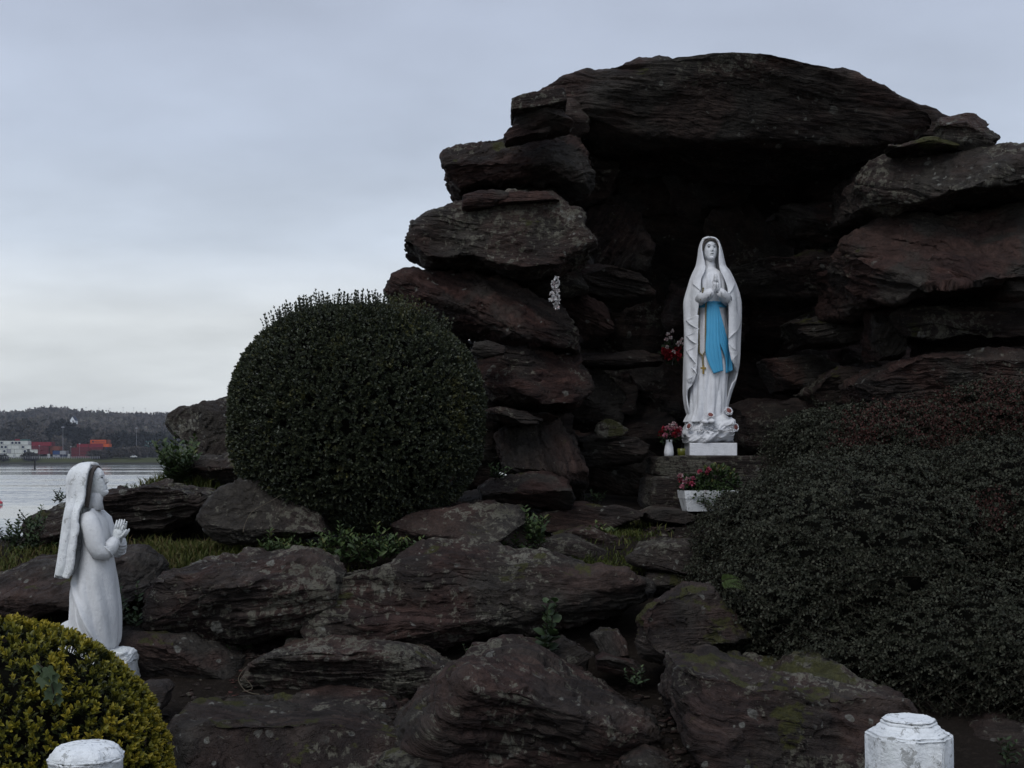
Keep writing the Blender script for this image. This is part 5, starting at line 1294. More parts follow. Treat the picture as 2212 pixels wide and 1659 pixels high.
# ------------------------------------------------------------------ offerings, posts
def flower_heads(mb_list, root, heads, seed):
    """each bloom is one part; heads: (pos, r, tint)"""
    rs = np.random.RandomState(seed)
    for pos, r, ti, name in heads:
        n = 22; d = unit(rs.normal(size=(n, 3)) + np.array([0, -.35, .6])); P = np.array(pos) + d * r * .25
        v, f, t = leaf_arrays(P, unit(d + .5 * rs.normal(size=(n, 3))), unit(rs.normal(size=(n, 3)) + d), r * rs.uniform(.6, 1.05, n), r * rs.uniform(.5, .8, n), np.clip(ti + .07 * rs.normal(size=n), 0, 1), .3)
        link(name, npmesh(name, v, f, False, {'tint': t}), M['petal'], root)
def foliage(root, n, c, rad, leaf, seed, tint=.3, name='leaves', up=.4):
    rs = np.random.RandomState(seed); d = sphere_dirs(n, rs); P = np.array(c) + d * np.array(rad) * rs.uniform(.3, 1, (n, 1)) ** .5
    v, f, t = leaf_arrays(P, unit(d + np.array([0, -.2, up]) + .5 * rs.normal(size=(n, 3))), unit(rs.normal(size=(n, 3)) + np.array([0, -.4, .8])), leaf * rs.uniform(.6, 1.2, n), leaf * .6 * rs.uniform(.7, 1.2, n), np.clip(tint + .18 * rs.normal(size=n), 0, 1), .2)
    o = link(name, npmesh(name, v, f, False, {'tint': t}), M['weed'], root); o['kind'] = 'stuff'; return o
# vase with red flowers
VY = 9.62; q = VY / F_PX
vase = empty('vase', at(1445, 985, VY), 'white china vase of red flowers on the pedestal beside the statue', 'vase')
mb = MB(); mb.lathe([(9.5 * q, 0), (10.3 * q, 1 * q), (10.6 * q, 8 * q), (9.4 * q, 18 * q), (7.2 * q, 26 * q), (6.6 * q, 30 * q), (7.6 * q, 35 * q), (6.6 * q, 35 * q), (5.6 * q, 29 * q)], 28); mb.build('body', M['white'], vase, True)
foliage(vase, 90, (0, 0, 42 * q), (20 * q, 18 * q, 14 * q), .035, 1, .15)
rs = np.random.RandomState(14); heads = []
for x, z, r, t in ((-17, 48, .030, .02), (-12, 57, .026, .2), (-2, 50, .024, .72), (6, 58, .024, .75), (15, 52, .030, .1), (22, 57, .022, .75), (-6, 60, .022, .7), (11, 45, .024, .3), (-9, 44, .024, .7), (20, 47, .022, .7), (2, 66, .018, .85), (9, 70, .016, .85), (14, 64, .018, .8)):
    heads.append(((x * q, -.03 + rs.normal() * .012, z * q), r, t, 'bloom'))
flower_heads(None, vase, heads, 3)
# candle in a yellow glass
can = empty('candle', at(1472, 984.8, 9.60), 'squat yellow candle glass between the vase and the statue', 'candle')
gm, gnt, gb = new_mat('yellow_glass'); gb.inputs['Base Color'].default_value = (.11, .115, .018, 1); gb.inputs['Roughness'].default_value = .2
mb = MB(); mb.lathe([(7.2 * q, 0), (8.2 * q, .8 * q), (8.8 * q, 9 * q), (9 * q, 16 * q), (8.2 * q, 16 * q), (8.0 * q, 12 * q)], 24); mb.build('glass', gm, can, True)
mb = MB(); mb.lathe([(7.8 * q, 11 * q), (2 * q, 12.2 * q), (.6 * q, 12.4 * q), (.5 * q, 19 * q)], 16); mb.build('wick', M['darkeye'], can, True)
# planter trough
PY = 9.25; q = PY / F_PX
pl = empty('planter', at(1536, 1104, PY), 'white plastic flower trough with a leaf-pattern rim below the pedestal', 'planter')
pl.rotation_euler = (0, 0, R(10))
PW, PH, PD = 68 * q, 45 * q, .085
def trough(w0, d0, z0, w1, d1, z1): return [(-w0, -d0, z0), (w0, -d0, z0), (w0, d0, z0), (-w0, d0, z0), (-w1, -d1, z1), (w1, -d1, z1), (w1, d1, z1), (-w1, d1, z1)]
mb = MB(); mb.add(trough(PW - 9 * q, PD * .72, 0, PW - 2.6 * q, PD * .93, PH * .62), [(0, 3, 2, 1), (0, 1, 5, 4), (1, 2, 6, 5), (2, 3, 7, 6), (3, 0, 4, 7), (4, 5, 6, 7)]); mb.build('trough', M['aged'], pl, bevel=.003)
mb = MB(); mb.add(trough(PW - 2.0 * q, PD * .96, PH * .625, PW, PD, PH), [(0, 3, 2, 1), (0, 1, 5, 4), (1, 2, 6, 5), (2, 3, 7, 6), (3, 0, 4, 7)]); o = mb.build('rim', M['aged'], pl); solid(o, .006)
for i in range(15):
    x = -PW + 8 * q + i * (2 * PW - 16 * q) / 14; mb = MB()
    zc = PH * .80; yy = -PD * .99 - .003
    mb.add([(x - 2.6 * q, yy, zc), (x, yy - .003, zc + 6 * q), (x + 2.6 * q, yy, zc), (x, yy - .003, zc - 6 * q)], [(0, 1, 2, 3)]); mb.build('rim_leaf', M['robe'], pl)
mb = MB(); mb.box((0, 0, PH * .86), (PW * .93, PD * .85, .006)); mb.build('compost', M['soil'], pl)
foliage(pl, 700, (-.02, -PD * .8, PH * .82), (.14, .07, .085), .022, 5, .45, up=-.1)
foliage(pl, 260, (-.12, 0, PH + .035), (.10, .06, .06), .040, 6, .12); foliage(pl, 240, (.06, 0, PH + .06), (.16, .06, .08), .035, 7, .2)
foliage(pl, 110, (.06, .03, PH + .12), (.12, .05, .05), .035, 8, .75)
rs = np.random.RandomState(15); heads = []
for i in range(13): heads.append(((-.165 + rs.normal() * .035, -.04 + rs.normal() * .02, PH + .055 + rs.normal() * .022), .020, rs.choice([.45, .6, .68, .82]), 'bloom'))
for x, z in ((-.085, .125), (-.025, .14), (-.03, .12)): heads.append(((x, -.02, PH + z), .022, .5, 'bloom'))
for x, z in ((-.09, -.005), (-.03, -.03), (.02, -.085)): heads.append(((x, -PD - .06, PH + z), .012, 1.0, 'daisy'))
flower_heads(None, pl, heads, 4)
# second bouquet, deep in the grotto, its petal tints lowered to imitate the dimness
BQY = 10.6; q = BQY / F_PX
bq = empty('bouquet', at(1452, 792, BQY), 'dim bouquet of white and dark red flowers on the ledge behind the statue', 'flowers')
foliage(bq, 160, (0, 0, 30 * q), (24 * q, .07, 22 * q), .04, 9, .05)
rs = np.random.RandomState(16); heads = []
for i in range(16): heads.append(((rs.uniform(-22, 24) * q, -.07 + rs.normal() * .01, rs.uniform(18, 42) * q), .028, .0, 'red_bloom'))
for x, z in ((-12, 68), (-16, 56), (-6, 60), (-2, 74), (12, 50), (18, 56), (22, 46), (8, 44), (-14, 40), (0, 30), (26, 52)): heads.append(((x * q, -.09, z * q), .018, .9, 'white_bloom'))
flower_heads(None, bq, heads, 5)
# garland of pale petals on the left pillar
ga = empty('garland', at(1200, 600, 8.86), 'garland of white paper flowers hanging on the left pillar', 'garland')
q = 8.86 / F_PX; heads = []
for i, (x, z) in enumerate(((2, -3), (-6, -14), (5, -12), (-2, -22), (3, -30), (-8, -36), (4, -40), (-3, -46), (-10, -50), (5, -52), (1, -58), (3, -64))): heads.append(((x * q, .0, z * q), .022, 1.0, 'flower'))
flower_heads(None, ga, heads, 6)
mb = MB(); mb.tube([(0, .01, 4 * q), (1 * q, .01, -20 * q), (-2 * q, .01, -45 * q), (2 * q, .01, -66 * q)], .003, 5); mb.build('cord', M['twig'], ga)
# mossy stone inside the grotto
make_rock('stone', [(1282, 932), (1290, 914), (1312, 906), (1340, 914), (1359, 928), (1345, 942), (1315, 948), (1288, 943)], 9.75, .14, 451, label='lone green mossy stone on a ledge inside the dark grotto', cat='stone', roll=5, strata=.012, layer=.04, facets=5, col=(.0, 1.0, .85))
make_rock('ledge_stone', [(1250, 948), (1300, 944), (1370, 946), (1400, 960), (1380, 1000), (1270, 1010)], 9.95, .25, 452, label='dark ledge stone under the lone mossy stone', cat='stone', roll=-4, strata=.04, layer=.04, col=(.4, .1, .1))

# posts
def octo(r, n=8): return [(r * math.cos(2 * PI * (k + .5) / n), r * math.sin(2 * PI * (k + .5) / n)) for k in range(n)]
def post(name, root, rings, label, body_n):
    o = empty(name, root, label, 'post')
    def ringmesh(nm, rr):
        v, f = [], []
        for r, z, n in rr: v += [(x, y, z) for x, y in octo(r)]
        for i in range(len(rr) - 1):
            for k in range(8): f.append((i * 8 + k, i * 8 + (k + 1) % 8, (i + 1) * 8 + (k + 1) % 8, (i + 1) * 8 + k))
        f.append(tuple((len(rr) - 1) * 8 + k for k in range(8))); f.append(tuple(range(7, -1, -1)))
        me = bpy.data.meshes.new(nm); me.from_pydata(v, [], f); bm = bmesh.new(); bm.from_mesh(me)
        bmesh.ops.bevel(bm, geom=[e for e in bm.edges], offset=.005, segments=2, affect='EDGES')
        bmesh.ops.triangulate(bm, faces=bm.faces)
        for it in range(4):
            bmesh.ops.subdivide_edges(bm, edges=[e for e in bm.edges if e.calc_length() > .012], cuts=1)
        bmesh.ops.triangulate(bm, faces=bm.faces); bm.to_mesh(me); bm.free()
        co = np.zeros(len(me.vertices) * 3); me.vertices.foreach_get('co', co); co = co.reshape(-1, 3)
        nn = np.zeros(len(me.vertices) * 3); me.vertices.foreach_get('normal', nn); nn = nn.reshape(-1, 3)
        co += nn * (fbm(co * 28 + 5, 33, 3) * .0032 - .006 * np.clip(fbm(co * 45, 34, 2) - .3, 0, 1))[:, None]
        me.vertices.foreach_set('co', co.ravel()); me.update()
        return link(nm, me, M['post'], o, True)
    z1 = rings[body_n][1]
    ringmesh('shaft', rings[:body_n + 1]); ringmesh('cap', rings[body_n:])
    o.rotation_euler = (0, 0, R(11)); return o
P1 = at(186, 1603, 3.6); q = 3.6 / F_PX
g1 = gz(P1.x, P1.y)
post('post', (P1.x, P1.y, g1), [(78 * q, -.2, 8), (81 * q, P1.z - g1 - 36 * q, 8), (83.5 * q, P1.z - g1 - 33 * q, 8), (84 * q, P1.z - g1 - 29 * q, 8), (67 * q, P1.z - g1 - 9 * q, 8), (40 * q, P1.z - g1 - 2 * q, 8), (6 * q, P1.z - g1, 8)], 'flaking white octagonal post with a chamfered top before the yellow-green bush', 2)
P2 = at(1963, 1551, 3.6); g2 = gz(P2.x, P2.y)
post('post', (P2.x, P2.y, g2), [(92 * q, -.2, 8), (93.5 * q, P2.z - g2 - 38 * q, 8), (93 * q, P2.z - g2 - 31 * q, 8), (74 * q, P2.z - g2 - 27 * q, 8), (71 * q, P2.z - g2 - 19 * q, 8), (62 * q, P2.z - g2 - 13 * q, 8), (57 * q, P2.z - g2 - 9 * q, 8), (58 * q, P2.z - g2 - 1.5 * q, 8), (56 * q, P2.z - g2, 8)], 'thick rough white octagonal post with a stepped top before the dark shrub', 2)
# ------------------------------------------------------------------ the far shore
D0 = 880.0
def fxm(v, d=D0): return (v - W_PX / 2) / F_PX * d
def zat(vy, d): return EYE - (vy - HORIZON) / F_PX * d
QUAY = zat(988.5, D0)
sky_x = [-900, -300, 0, 60, 90, 130, 160, 200, 260, 300, 372, 500, 900, 1600, 3000]
sky_y = [900, 893, 892, 890, 884, 884, 888, 893, 896, 896, 897, 900, 906, 915, 925]
def far_z(x, y):
    vx = x / np.maximum(y, 1) * F_PX + W_PX / 2
    top = zat(np.interp(vx, sky_x, sky_y) + 22, 2300.0)
    shore = 838 + 26 * sstep(560, 300, vx) * 0 + 22 * fbm(np.stack([x.ravel() * .006, y.ravel() * 0, y.ravel() * 0], 1), 21, 3).reshape(x.shape) * .4
    z = np.where(y < shore + 22, WATER_Z - 1.2 + 2.4 * sstep(shore - 14, shore + 22, y) * 1.0, 0)
    z = np.where(y >= shore + 22, WATER_Z + 1.2 + (QUAY - WATER_Z - 1.2) * sstep(shore + 22, shore + 34, y), z)
    z = z + (top - QUAY) * (sstep(985, 2300, y) * .78 + .22 * sstep(1050, 1300, y)) * sstep(980, 1000, y)
    z = z - 60 * sstep(2400, 3600, y)
    z = z + sstep(1000, 1200, y) * 7 * fbm(np.stack([x.ravel() * .006, y.ravel() * .006, x.ravel() * 0], 1), 22, 3).reshape(x.shape)
    return np.maximum(z, -8.4)
def shore_material():
    m, nt, b = new_mat('far_bank'); t = NT(nt); v = t.n('TexCoord').outputs['Object']
    sp = t.n('SeparateXYZ'); t.l(v, sp.inputs[0])
    n1 = t.noise(v, .03, 5, .6); n2 = t.noise(t.scale(v, (.05, .3, 1)), 1, 5, .65)
    mud = t.mix(n2, (.018, .018, .016), (.045, .044, .038)); grassc = t.mix(n1, (.030, .040, .016), (.075, .080, .035))
    hgt = t.rng(t.math('ADD', sp.outputs['Z'], t.math('MULTIPLY', n2, 1.6)), WATER_Z + 1.3, WATER_Z + 2.6)
    t.l(t.mix(hgt, mud, grassc), b.inputs['Base Color']); b.inputs['Roughness'].default_value = .95; b.inputs['Specular IOR Level'].default_value = .05
    return m
grid_mesh('far_shore', np.concatenate([np.linspace(-3500, -560, 14)[:-1], np.linspace(-560, 100, 110), np.linspace(100, 3500, 16)[1:]]),
          np.concatenate([np.linspace(800, 900, 50), np.linspace(905, 1060, 18), np.linspace(1080, 3600, 60)]), far_z, shore_material())
def fz(x, y): return float(far_z(np.array([float(x)]), np.array([float(y)]))[0])

def tree_material(name, stops): return leaf_material(name, stops, .8, .05, 0)
M['wood'] = tree_material('far_wood', [(0, (.014, .019, .019)), (.35, (.045, .044, .036)), (.7, (.088, .076, .070)), (1, (.115, .110, .085))])
M['bark'] = plain_material('far_bark', (.05, .045, .04), .9, .3, 1, .05)
def crown(rs, c, rad, n, leaf, conifer=False):
    """leaf clumps through the crown's volume"""
    d = sphere_dirs(n, rs); r = rs.uniform(.35, 1.0, n) ** .5
    p = d * r[:, None]
    if conifer:
        t = rs.uniform(0, 1, n); a = rs.uniform(0, 2 * PI, n); p = np.stack([np.cos(a) * (1 - t ** 2.2) * rs.uniform(.5, 1, n) ** .5, np.sin(a) * (1 - t ** 2.2) * rs.uniform(.5, 1, n) ** .5, t * 2 - 1], 1)
    else:
        lump = fbm(d * 2.2 + c[0], int(abs(c[0] * 7)) % 97, 2); p = p * (1 + .35 * lump)[:, None]
    P = p * np.array(rad) + np.array(c)
    return P, unit(d + .6 * rs.normal(size=(n, 3))), unit(rs.normal(size=(n, 3))), leaf * rs.uniform(.6, 1.3, n)
# woodland on the hill: one mass
rs = np.random.RandomState(71); PP, DD, NN, LL, TT = [], [], [], [], []
for i in range(3600):
    y = 1120 + 1230 * rs.uniform() ** .8; vx = rs.uniform(-420, 640); x = fxm(vx, y)
    z = fz(x, y); h = rs.uniform(8, 15) * (1 if y < 2200 else rs.choice([.7, 1, 1.15])); rad = h * rs.uniform(.38, .6)
    P, D, N, L = crown(rs, (x, y, z + h * .55), (rad, rad, h * .5), 60, rad * .5)
    patch = float(vnoise(np.array([[x * .006, y * .004, 0]]), 5)[0]); t = np.clip(.62 + .30 * patch + .16 * rs.normal() + .08 * rs.normal(size=len(P)), 0, 1)
    PP.append(P); DD.append(D); NN.append(N); LL.append(L); TT.append(t)
v, f, t = leaf_arrays(*map(np.concatenate, (PP, DD, NN)), np.concatenate(LL), np.concatenate(LL) * .8, np.concatenate(TT), .2, False)
prop(link('hillside_wood', npmesh('hillside_wood', v, f, False, {'tint': t}), M['wood']), 'bare autumn wood covering the hill across the water', 'wood', kind='stuff')
def far_tree(vx, y, h, wid, tint, seed, label, group, conifer=False, vbase=None):
    rs = np.random.RandomState(seed); x = fxm(vx, y); z = fz(x, y)
    o = empty('conifer' if conifer else 'tree', (x, y, z), label, 'tree', group)
    P, D, N, L = crown(rs, (0, 0, h * (.52 if conifer else .58)), (wid / 2 * (1.15 if conifer else 1), wid / 2, h * (.5 if conifer else .42)), 900 if conifer else 420, wid * .16, conifer)
    v, f, t = leaf_arrays(P, D, N, L, L * .8, np.clip(tint + .09 * rs.normal(size=len(P)) + .08 * P[:, 2] / h, 0, 1), .2, False)
    prop(link('crown', npmesh('crown', v, f, False, {'tint': t}), M['wood'], o), kind='stuff')
    mb = MB(); mb.tube([(0, 0, -1), (0, 0, h * .3), (wid * .02, 0, h * .75)], [wid * .035, wid * .028, wid * .008], 6); mb.build('trunk', M['bark'], o)
for i, (vx, h, w) in enumerate(((103, 20, 12), (113, 24, 13), (124, 26, 14), (136, 27, 15), (148, 26, 14), (160, 24, 13), (170, 20, 12), (181, 19, 12), (192, 21, 13), (201, 18, 11), (142, 17, 12))):
    far_tree(vx, 1010 + 7 * (i % 3), h, w, .02, 700 + i, 'dark evergreen in the dense clump behind the containers', 'dark evergreens behind the containers', True)
for i, (vx, y, h, w, t) in enumerate(((12, 1040, 22, 18, .3), (38, 1060, 26, 19, .38), (62, 1075, 27, 20, .34), (84, 1050, 22, 18, .45), (25, 1000, 16, 14, .3), (58, 985, 14, 13, .42), (90, 1000, 16, 13, .5), (128, 965, 14, 12, .62), (140, 955, 11, 11, .66), (222, 1005, 18, 16, .55), (246, 1010, 19, 17, .6), (272, 1000, 17, 16, .45), (300, 1020, 19, 18, .55), (328, 1000, 17, 15, .35), (352, 1005, 16, 15, .3), (208, 1050, 20, 15, .35))):
    lb = ('bare brownish tree behind the white container stack' if vx < 66 else 'bare brownish tree between the white stack and the dark evergreens' if vx < 100 else 'russet tree just in front of the dark evergreens, by the tallest mast' if vx < 150 else
          'tree behind the bright orange container' if vx < 240 else 'bare brown tree behind the dark blue containers' if vx < 290 else 'bare brown tree around the second tall mast' if vx < 320 else 'dull tree beside the teal sign board')
    far_tree(vx, y, h, w, t, 730 + i, lb, lb)
for i, (vx, y, h, w, t) in enumerate(((62, 862, 5, 8, .3), (70, 862, 4.5, 7, .35), (204, 866, 5, 8, .4), (222, 866, 5, 9, .5), (240, 868, 6, 9, .35), (262, 868, 6, 9, .45), (280, 870, 6.5, 10, .6), (296, 870, 6.5, 10, .62), (312, 872, 6, 10, .4), (332, 874, 6, 10, .35), (352, 876, 6, 10, .3), (8, 860, 4, 6, .1))):
    lb = ('low dark bush on the quay before the white containers' if vx < 80 else 'low scrubby bush before the tall red stack' if vx < 230 else 'low scrubby bush before the dark blue containers' if vx < 270 else 'rounded russet bush on the far quay' if vx < 300 else 'low bush at the bare end of the far quay beyond the russet ones')
    far_tree(vx, y, h, w, t, 760 + i, lb, lb)
# dark belt of pines to the right of the yard
for i in range(9): far_tree(236 + i * 15, 925 + 6 * (i % 2), 13 + 2 * (i % 3), 16, .05, 790 + i, 'dark broad evergreen in the belt right of the container yard', 'dark tree belt right of the yard')

# containers
def cmat(name, c): return plain_material('container_' + name, c, .6, .2, .6, .2)
CM = {'white': cmat('white', (.55, .57, .55)), 'crimson': cmat('crimson', (.20, .016, .030)), 'maroon': cmat('maroon', (.115, .016, .024)), 'rust': cmat('rust', (.17, .05, .03)), 'orange': cmat('orange', (.55, .10, .03)), 'blue': cmat('blue', (.025, .06, .17)), 'navy': cmat('navy', (.012, .022, .055)), 'grey': cmat('grey', (.30, .31, .34)), 'teal': cmat('teal', (.06, .14, .13))}
def container_mesh(w, h, d, ribs):
    mb = MB(); hw = w / 2
    n = ribs * 4; xs_ = np.linspace(-hw + .12, hw - .12, n + 1)
    prof = [0, .0, .09, .09]
    v = []
    for i, x in enumerate(xs_):
        y = -d / 2 + .05 + prof[i % 4]
        v += [(x, y, .14), (x, y, h - .10)]
    mb.add(v, [(2 * i, 2 * i + 2, 2 * i + 3, 2 * i + 1) for i in range(n)])
    mb.box((0, .12, h / 2), (hw - .02, d / 2 - .14, h / 2 - .02))
    for sx in (-1, 1): mb.box((sx * (hw - .08), 0, h / 2), (.085, d / 2, h / 2))
    for z in (.07, h - .06): mb.box((0, -d / 2 + .05, z), (hw - .166, .06, .065))
    me = bpy.data.meshes.new('container'); me.from_pydata(mb.v, [], mb.f); me.update(); return me
_cm = {}
def box(x0, x1, y0, y1, col, label, group, depth=6.0, dist=D0, fans=0, text=False):
    """x0..y1: span in the yard crop"""
    V = lambda a: a * .17857
    vx0, vx1 = V(x0), V(x1); vy0, vy1 = 855.8 + V(y0), 855.8 + V(y1)
    w = (vx1 - vx0) / F_PX * dist - .12; h = (vy1 - vy0) / F_PX * dist - .05
    me = container_mesh(w, h, depth, max(3, int(w / .7)))
    o = empty('container', (fxm((vx0 + vx1) / 2, dist), dist, zat(vy1, dist)), label, 'container', group)
    link('shell', me, CM[col], o)
    for k in range(fans):
        mb = MB(); cx = (k - (fans - 1) / 2) * w / max(fans, 1)
        mb.lathe([(h * .30, -.04), (h * .30, .05), (h * .22, .06), (h * .08, .02)], 14); mb.v = [(cx + a, -depth / 2 - c - .05, h * .5 + b) for a, b, c in mb.v]; mb.build('fan', CM['navy'], o)
    if text:
        cu = bpy.data.curves.new('lettering', 'FONT'); cu.body = 'Hapag-Lloyd'; cu.size = h * .55; cu.align_x = 'CENTER'; cu.align_y = 'CENTER'
        tmp = bpy.data.objects.new('tmp', cu); COL.objects.link(tmp); dg = bpy.context.evaluated_depsgraph_get(); me2 = bpy.data.meshes.new_from_object(tmp.evaluated_get(dg)); bpy.data.objects.remove(tmp)
        t_ = link('lettering', me2, CM['navy'], o); t_.rotation_euler = (R(90), 0, 0); t_.location = (w * .10, -depth / 2 - .10, h * .5)
        mb = MB(); mb.box((-w * .32, -depth / 2 - .08, h * .5), (h * .24, .03, h * .24)); mb.build('logo', CM['navy'], o)
    return o
WT_ = 'white refrigerated container, top row of the white stack'; WM_ = 'white refrigerated container, middle row of the white stack'; WL_ = 'white refrigerated container, third row of the white stack'; WB_ = 'white container at the bottom of the white stack'
gw = 'white containers on the far quay'
for x0, x1, fn in ((-120, -10, 0), (-8, 16, 1), (18, 62, 1), (64, 148, 0), (150, 192, 1), (194, 234, 1), (236, 272, 1), (274, 358, 0)): box(x0, x1, 540, 588, 'white', WT_, gw + ', top row', fans=fn)
for x0, x1, fn in ((-90, 18, 0), (22, 66, 1), (68, 110, 1), (112, 154, 0), (156, 252, 0), (254, 276, 0), (278, 318, 1), (320, 398, 0)): box(x0, x1, 591, 639, 'white', WM_, gw + ', middle row', fans=fn)
for x0, x1, fn in ((-60, 45, 0), (48, 100, 1), (102, 150, 0), (152, 193, 0), (195, 294, 0), (296, 346, 1), (380, 430, 0), (432, 476, 0)): box(x0, x1, 641, 690, 'white' if x0 != 102 else 'grey', WL_, gw + ', third row', fans=fn)
for x0, x1 in ((-60, 90), (100, 193), (195, 346)): box(x0, x1, 692, 738, 'grey' if x0 < 0 else 'white', WB_, gw + ', bottom row')
gr2 = 'red containers on the far quay'
box(400, 640, 553, 601, 'crimson', 'bright crimson container topping the red stack beside the white ones', None); box(642, 660, 553, 601, 'maroon', 'end-on red container beside the bright crimson one', None, 3)
box(402, 608, 603, 651, 'maroon', 'maroon container directly under the bright crimson one', None); box(610, 655, 603, 651, 'rust', 'end-on rusty container under the bright crimson stack', None, 3)
box(478, 608, 653, 703, 'maroon', 'maroon container at the foot of the bright crimson stack', None); box(610, 642, 653, 703, 'rust', 'orange-brown container end at the foot of the bright crimson stack', None, 3)
box(658, 742, 605, 653, 'rust', 'rust-brown container on top of the blue one, left of the tall mast', None); box(656, 740, 660, 706, 'blue', 'blue container under the rust-brown one', None); box(742, 816, 660, 704, 'grey', 'pale grey tank container beside the blue one', None); box(744, 830, 706, 738, 'navy', 'dark container under the pale grey tank container', None)
box(656, 740, 708, 738, 'grey', 'pale low container at the foot of the rust-brown stack', None)
RS_ = 'plain maroon container in the tall red stack'
for x0, x1, y0, y1 in ((945, 1086, 577, 619), (880, 1086, 621, 663), (880, 1086, 665, 703), (880, 1098, 705, 742), (1090, 1264, 575, 618), (1090, 1264, 620, 661)): box(x0, x1, y0, y1, 'crimson' if (y0, x0) in ((577, 945), (575, 1090)) else 'maroon', RS_, gr2)
box(1108, 1296, 527, 573, 'orange', 'bright orange container with dark lettering on top of the tall red stack', None, text=True); box(1298, 1336, 527, 573, 'rust', 'end-on orange container beside the lettered one', None, 3)
box(1266, 1336, 575, 614, 'orange', 'plain orange container under the lettered one\'s right end', None); box(1266, 1286, 616, 660, 'rust', 'orange container end above the blue container\'s corner', None, 3); box(1266, 1290, 662, 703, 'rust', 'orange-brown container end at ground level', None, 3)
box(1104, 1262, 662, 704, 'blue', 'blue container with a white panel under the tall red stack', None); box(1104, 1262, 706, 738, 'grey', 'pale container behind the scrub under the blue one', None)
NB_ = 'dark blue container in the row right of the tall red stack'
for x0, x1 in ((1292, 1330), (1332, 1386), (1388, 1440), (1442, 1484), (1540, 1556)):
    box(x0, x1, 620, 660, 'blue' if x0 == 1292 else 'navy', NB_, 'dark blue containers'); box(x0, x1, 662, 702, 'navy', NB_, 'dark blue containers')
box(1486, 1538, 622, 648, 'grey', 'pale grey container end at the right of the blue row', None); box(1486, 1538, 650, 702, 'navy', 'dark container below the pale grey end', None)
box(200, 260, 518, 538, 'crimson', 'small red box behind the top of the white stack', None, dist=900); box(262, 350, 520, 539, 'teal', 'green box behind the top of the white stack', None, dist=900)
# masts, sign, house, cabins, poles, buoy
def mast(vx, vtop, vbot, d, r, label, group=None):
    b = at(vx, vbot, d); h = zat(vtop, d) - b.z; o = empty('light_mast', b, label, 'lamp', group)
    mb = MB(); mb.tube([(0, 0, 0), (0, 0, h * .5), (0, 0, h)], [r * .6, r * .5, r * .35], 8); mb.build('pole', CM['grey'], o)
    mb = MB(); mb.lathe([(r * 1.5, 0), (r * 4.5, .15), (r * 4.5, .5), (r * 2, .7)], 12, (0, 0, h)); mb.build('lamp_ring', CM['grey'], o)
mast(136, 924, 988, 875, .24, 'tallest light mast, rising in front of the dark evergreens'); mast(295, 926, 985, 905, .22, 'tall light mast right of the orange container')
mast(172, 960, 987, 868, .13, 'short lamp post in front of the tall red stack'); mast(85, 964, 988, 868, .11, 'short lamp post in front of the bright crimson stack'); mast(153, 966, 987, 868, .11, 'thin short pole right of the tallest light mast')
for i, vx in enumerate((186, 213, 237, 266, 289, 314)): mast(vx, 880.5 + (i % 3), 897, 2290, .35, 'distant lamp mast on the hill skyline', 'skyline lamp masts')
sg = empty('billboard', at(325, 966, 920), 'pale teal sign board standing among the far trees', 'sign'); mb = MB(); mb.box((0, 0, 2.2), (2.2 * 1.05 * 1.7, .15, 2.1)); mb.build('board', CM['teal'], sg)
for a in (-1, 1):
    mb = MB(); mb.box((a * 2.4, .3, -3), (.15, .15, 4.2)); mb.build('leg', CM['grey'], sg)
for k in range(5):
    mb = MB(); mb.box((-2.4 + 1.2 * k, -.2, 2.2 + (.5 if k % 2 else -.4)), (.42, .04, .5)); mb.build('letter_block', CM['white'], sg)
hs = empty('house', at(159.5, 916, 1180), 'small white gabled house among the trees on the hill', 'house'); w, h = 2.2, 3.4
mb = MB(); mb.box((0, 0, h / 2), (w, 4, h / 2)); mb.add([(-w, -4, h), (w, -4, h), (0, -4, h + 3.2), (-w, 4, h), (w, 4, h), (0, 4, h + 3.2)], [(0, 1, 2), (3, 5, 4)]); mb.build('walls', plain_material('limewash', (.75, .77, .8), .8, .05, 1), hs)
mb = MB(); mb.add([(-w - .3, -4.2, h - .3), (0, -4.2, h + 3.35), (0, 4.2, h + 3.35), (-w - .3, 4.2, h - .3), (w + .3, -4.2, h - .3), (w + .3, 4.2, h - .3)], [(0, 1, 2, 3), (1, 4, 5, 2)]); solid(mb.build('roof', CM['navy'], hs), .25)
mb = MB(); mb.box((.6, -4.02, 2.4), (.5, .05, .7)); mb.build('window', CM['navy'], hs)
for i, (vx, lab) in enumerate(((30.5, 'narrow white cabin before the white container stack'), (105.5, 'narrow white cabin right of the bright crimson stack'), (149, 'narrow white cabin left of the tall red stack'))):
    o = empty('cabin', at(vx, 988.5, 866), lab, 'cabin'); mb = MB(); mb.box((0, 0, 1.15), (.62, .6, 1.15)); mb.build('body', CM['white'], o); mb = MB(); mb.box((0, -.61, .95), (.34, .02, .85)); mb.build('door', CM['grey'], o); mb = MB(); mb.box((0, 0, 2.38), (.7, .7, .07)); mb.build('roof', CM['grey'], o)
def car(vx, lab, col):
    o = empty('parked_car', at(vx, 988.6, 864), lab, 'car'); mb = MB()
    prof = [(-2.1, .35), (-2.1, .8), (-1.4, .95), (-.8, 1.45), (.7, 1.45), (1.4, .95), (2.1, .8), (2.1, .35)]
    v = [(x, y, z) for y in (-.85, .85) for x, z in prof]; mb.add(v, [tuple(range(8)), tuple(range(15, 7, -1))] + [(i, (i + 1) % 8, (i + 1) % 8 + 8, i + 8) for i in range(8)]); mb.build('body', CM[col], o)
    for a in (-1.3, 1.3):
        mb = MB(); mb.lathe([(.34, -.9), (.34, .9)], 14); mb.v = [(a + x, z, .34 + y) for x, y, z in mb.v]; mb.build('wheel', CM['navy'], o)
    mb = MB(); mb.box((0, -.86, 1.18), (.75, .02, .16)); mb.build('window', CM['navy'], o)
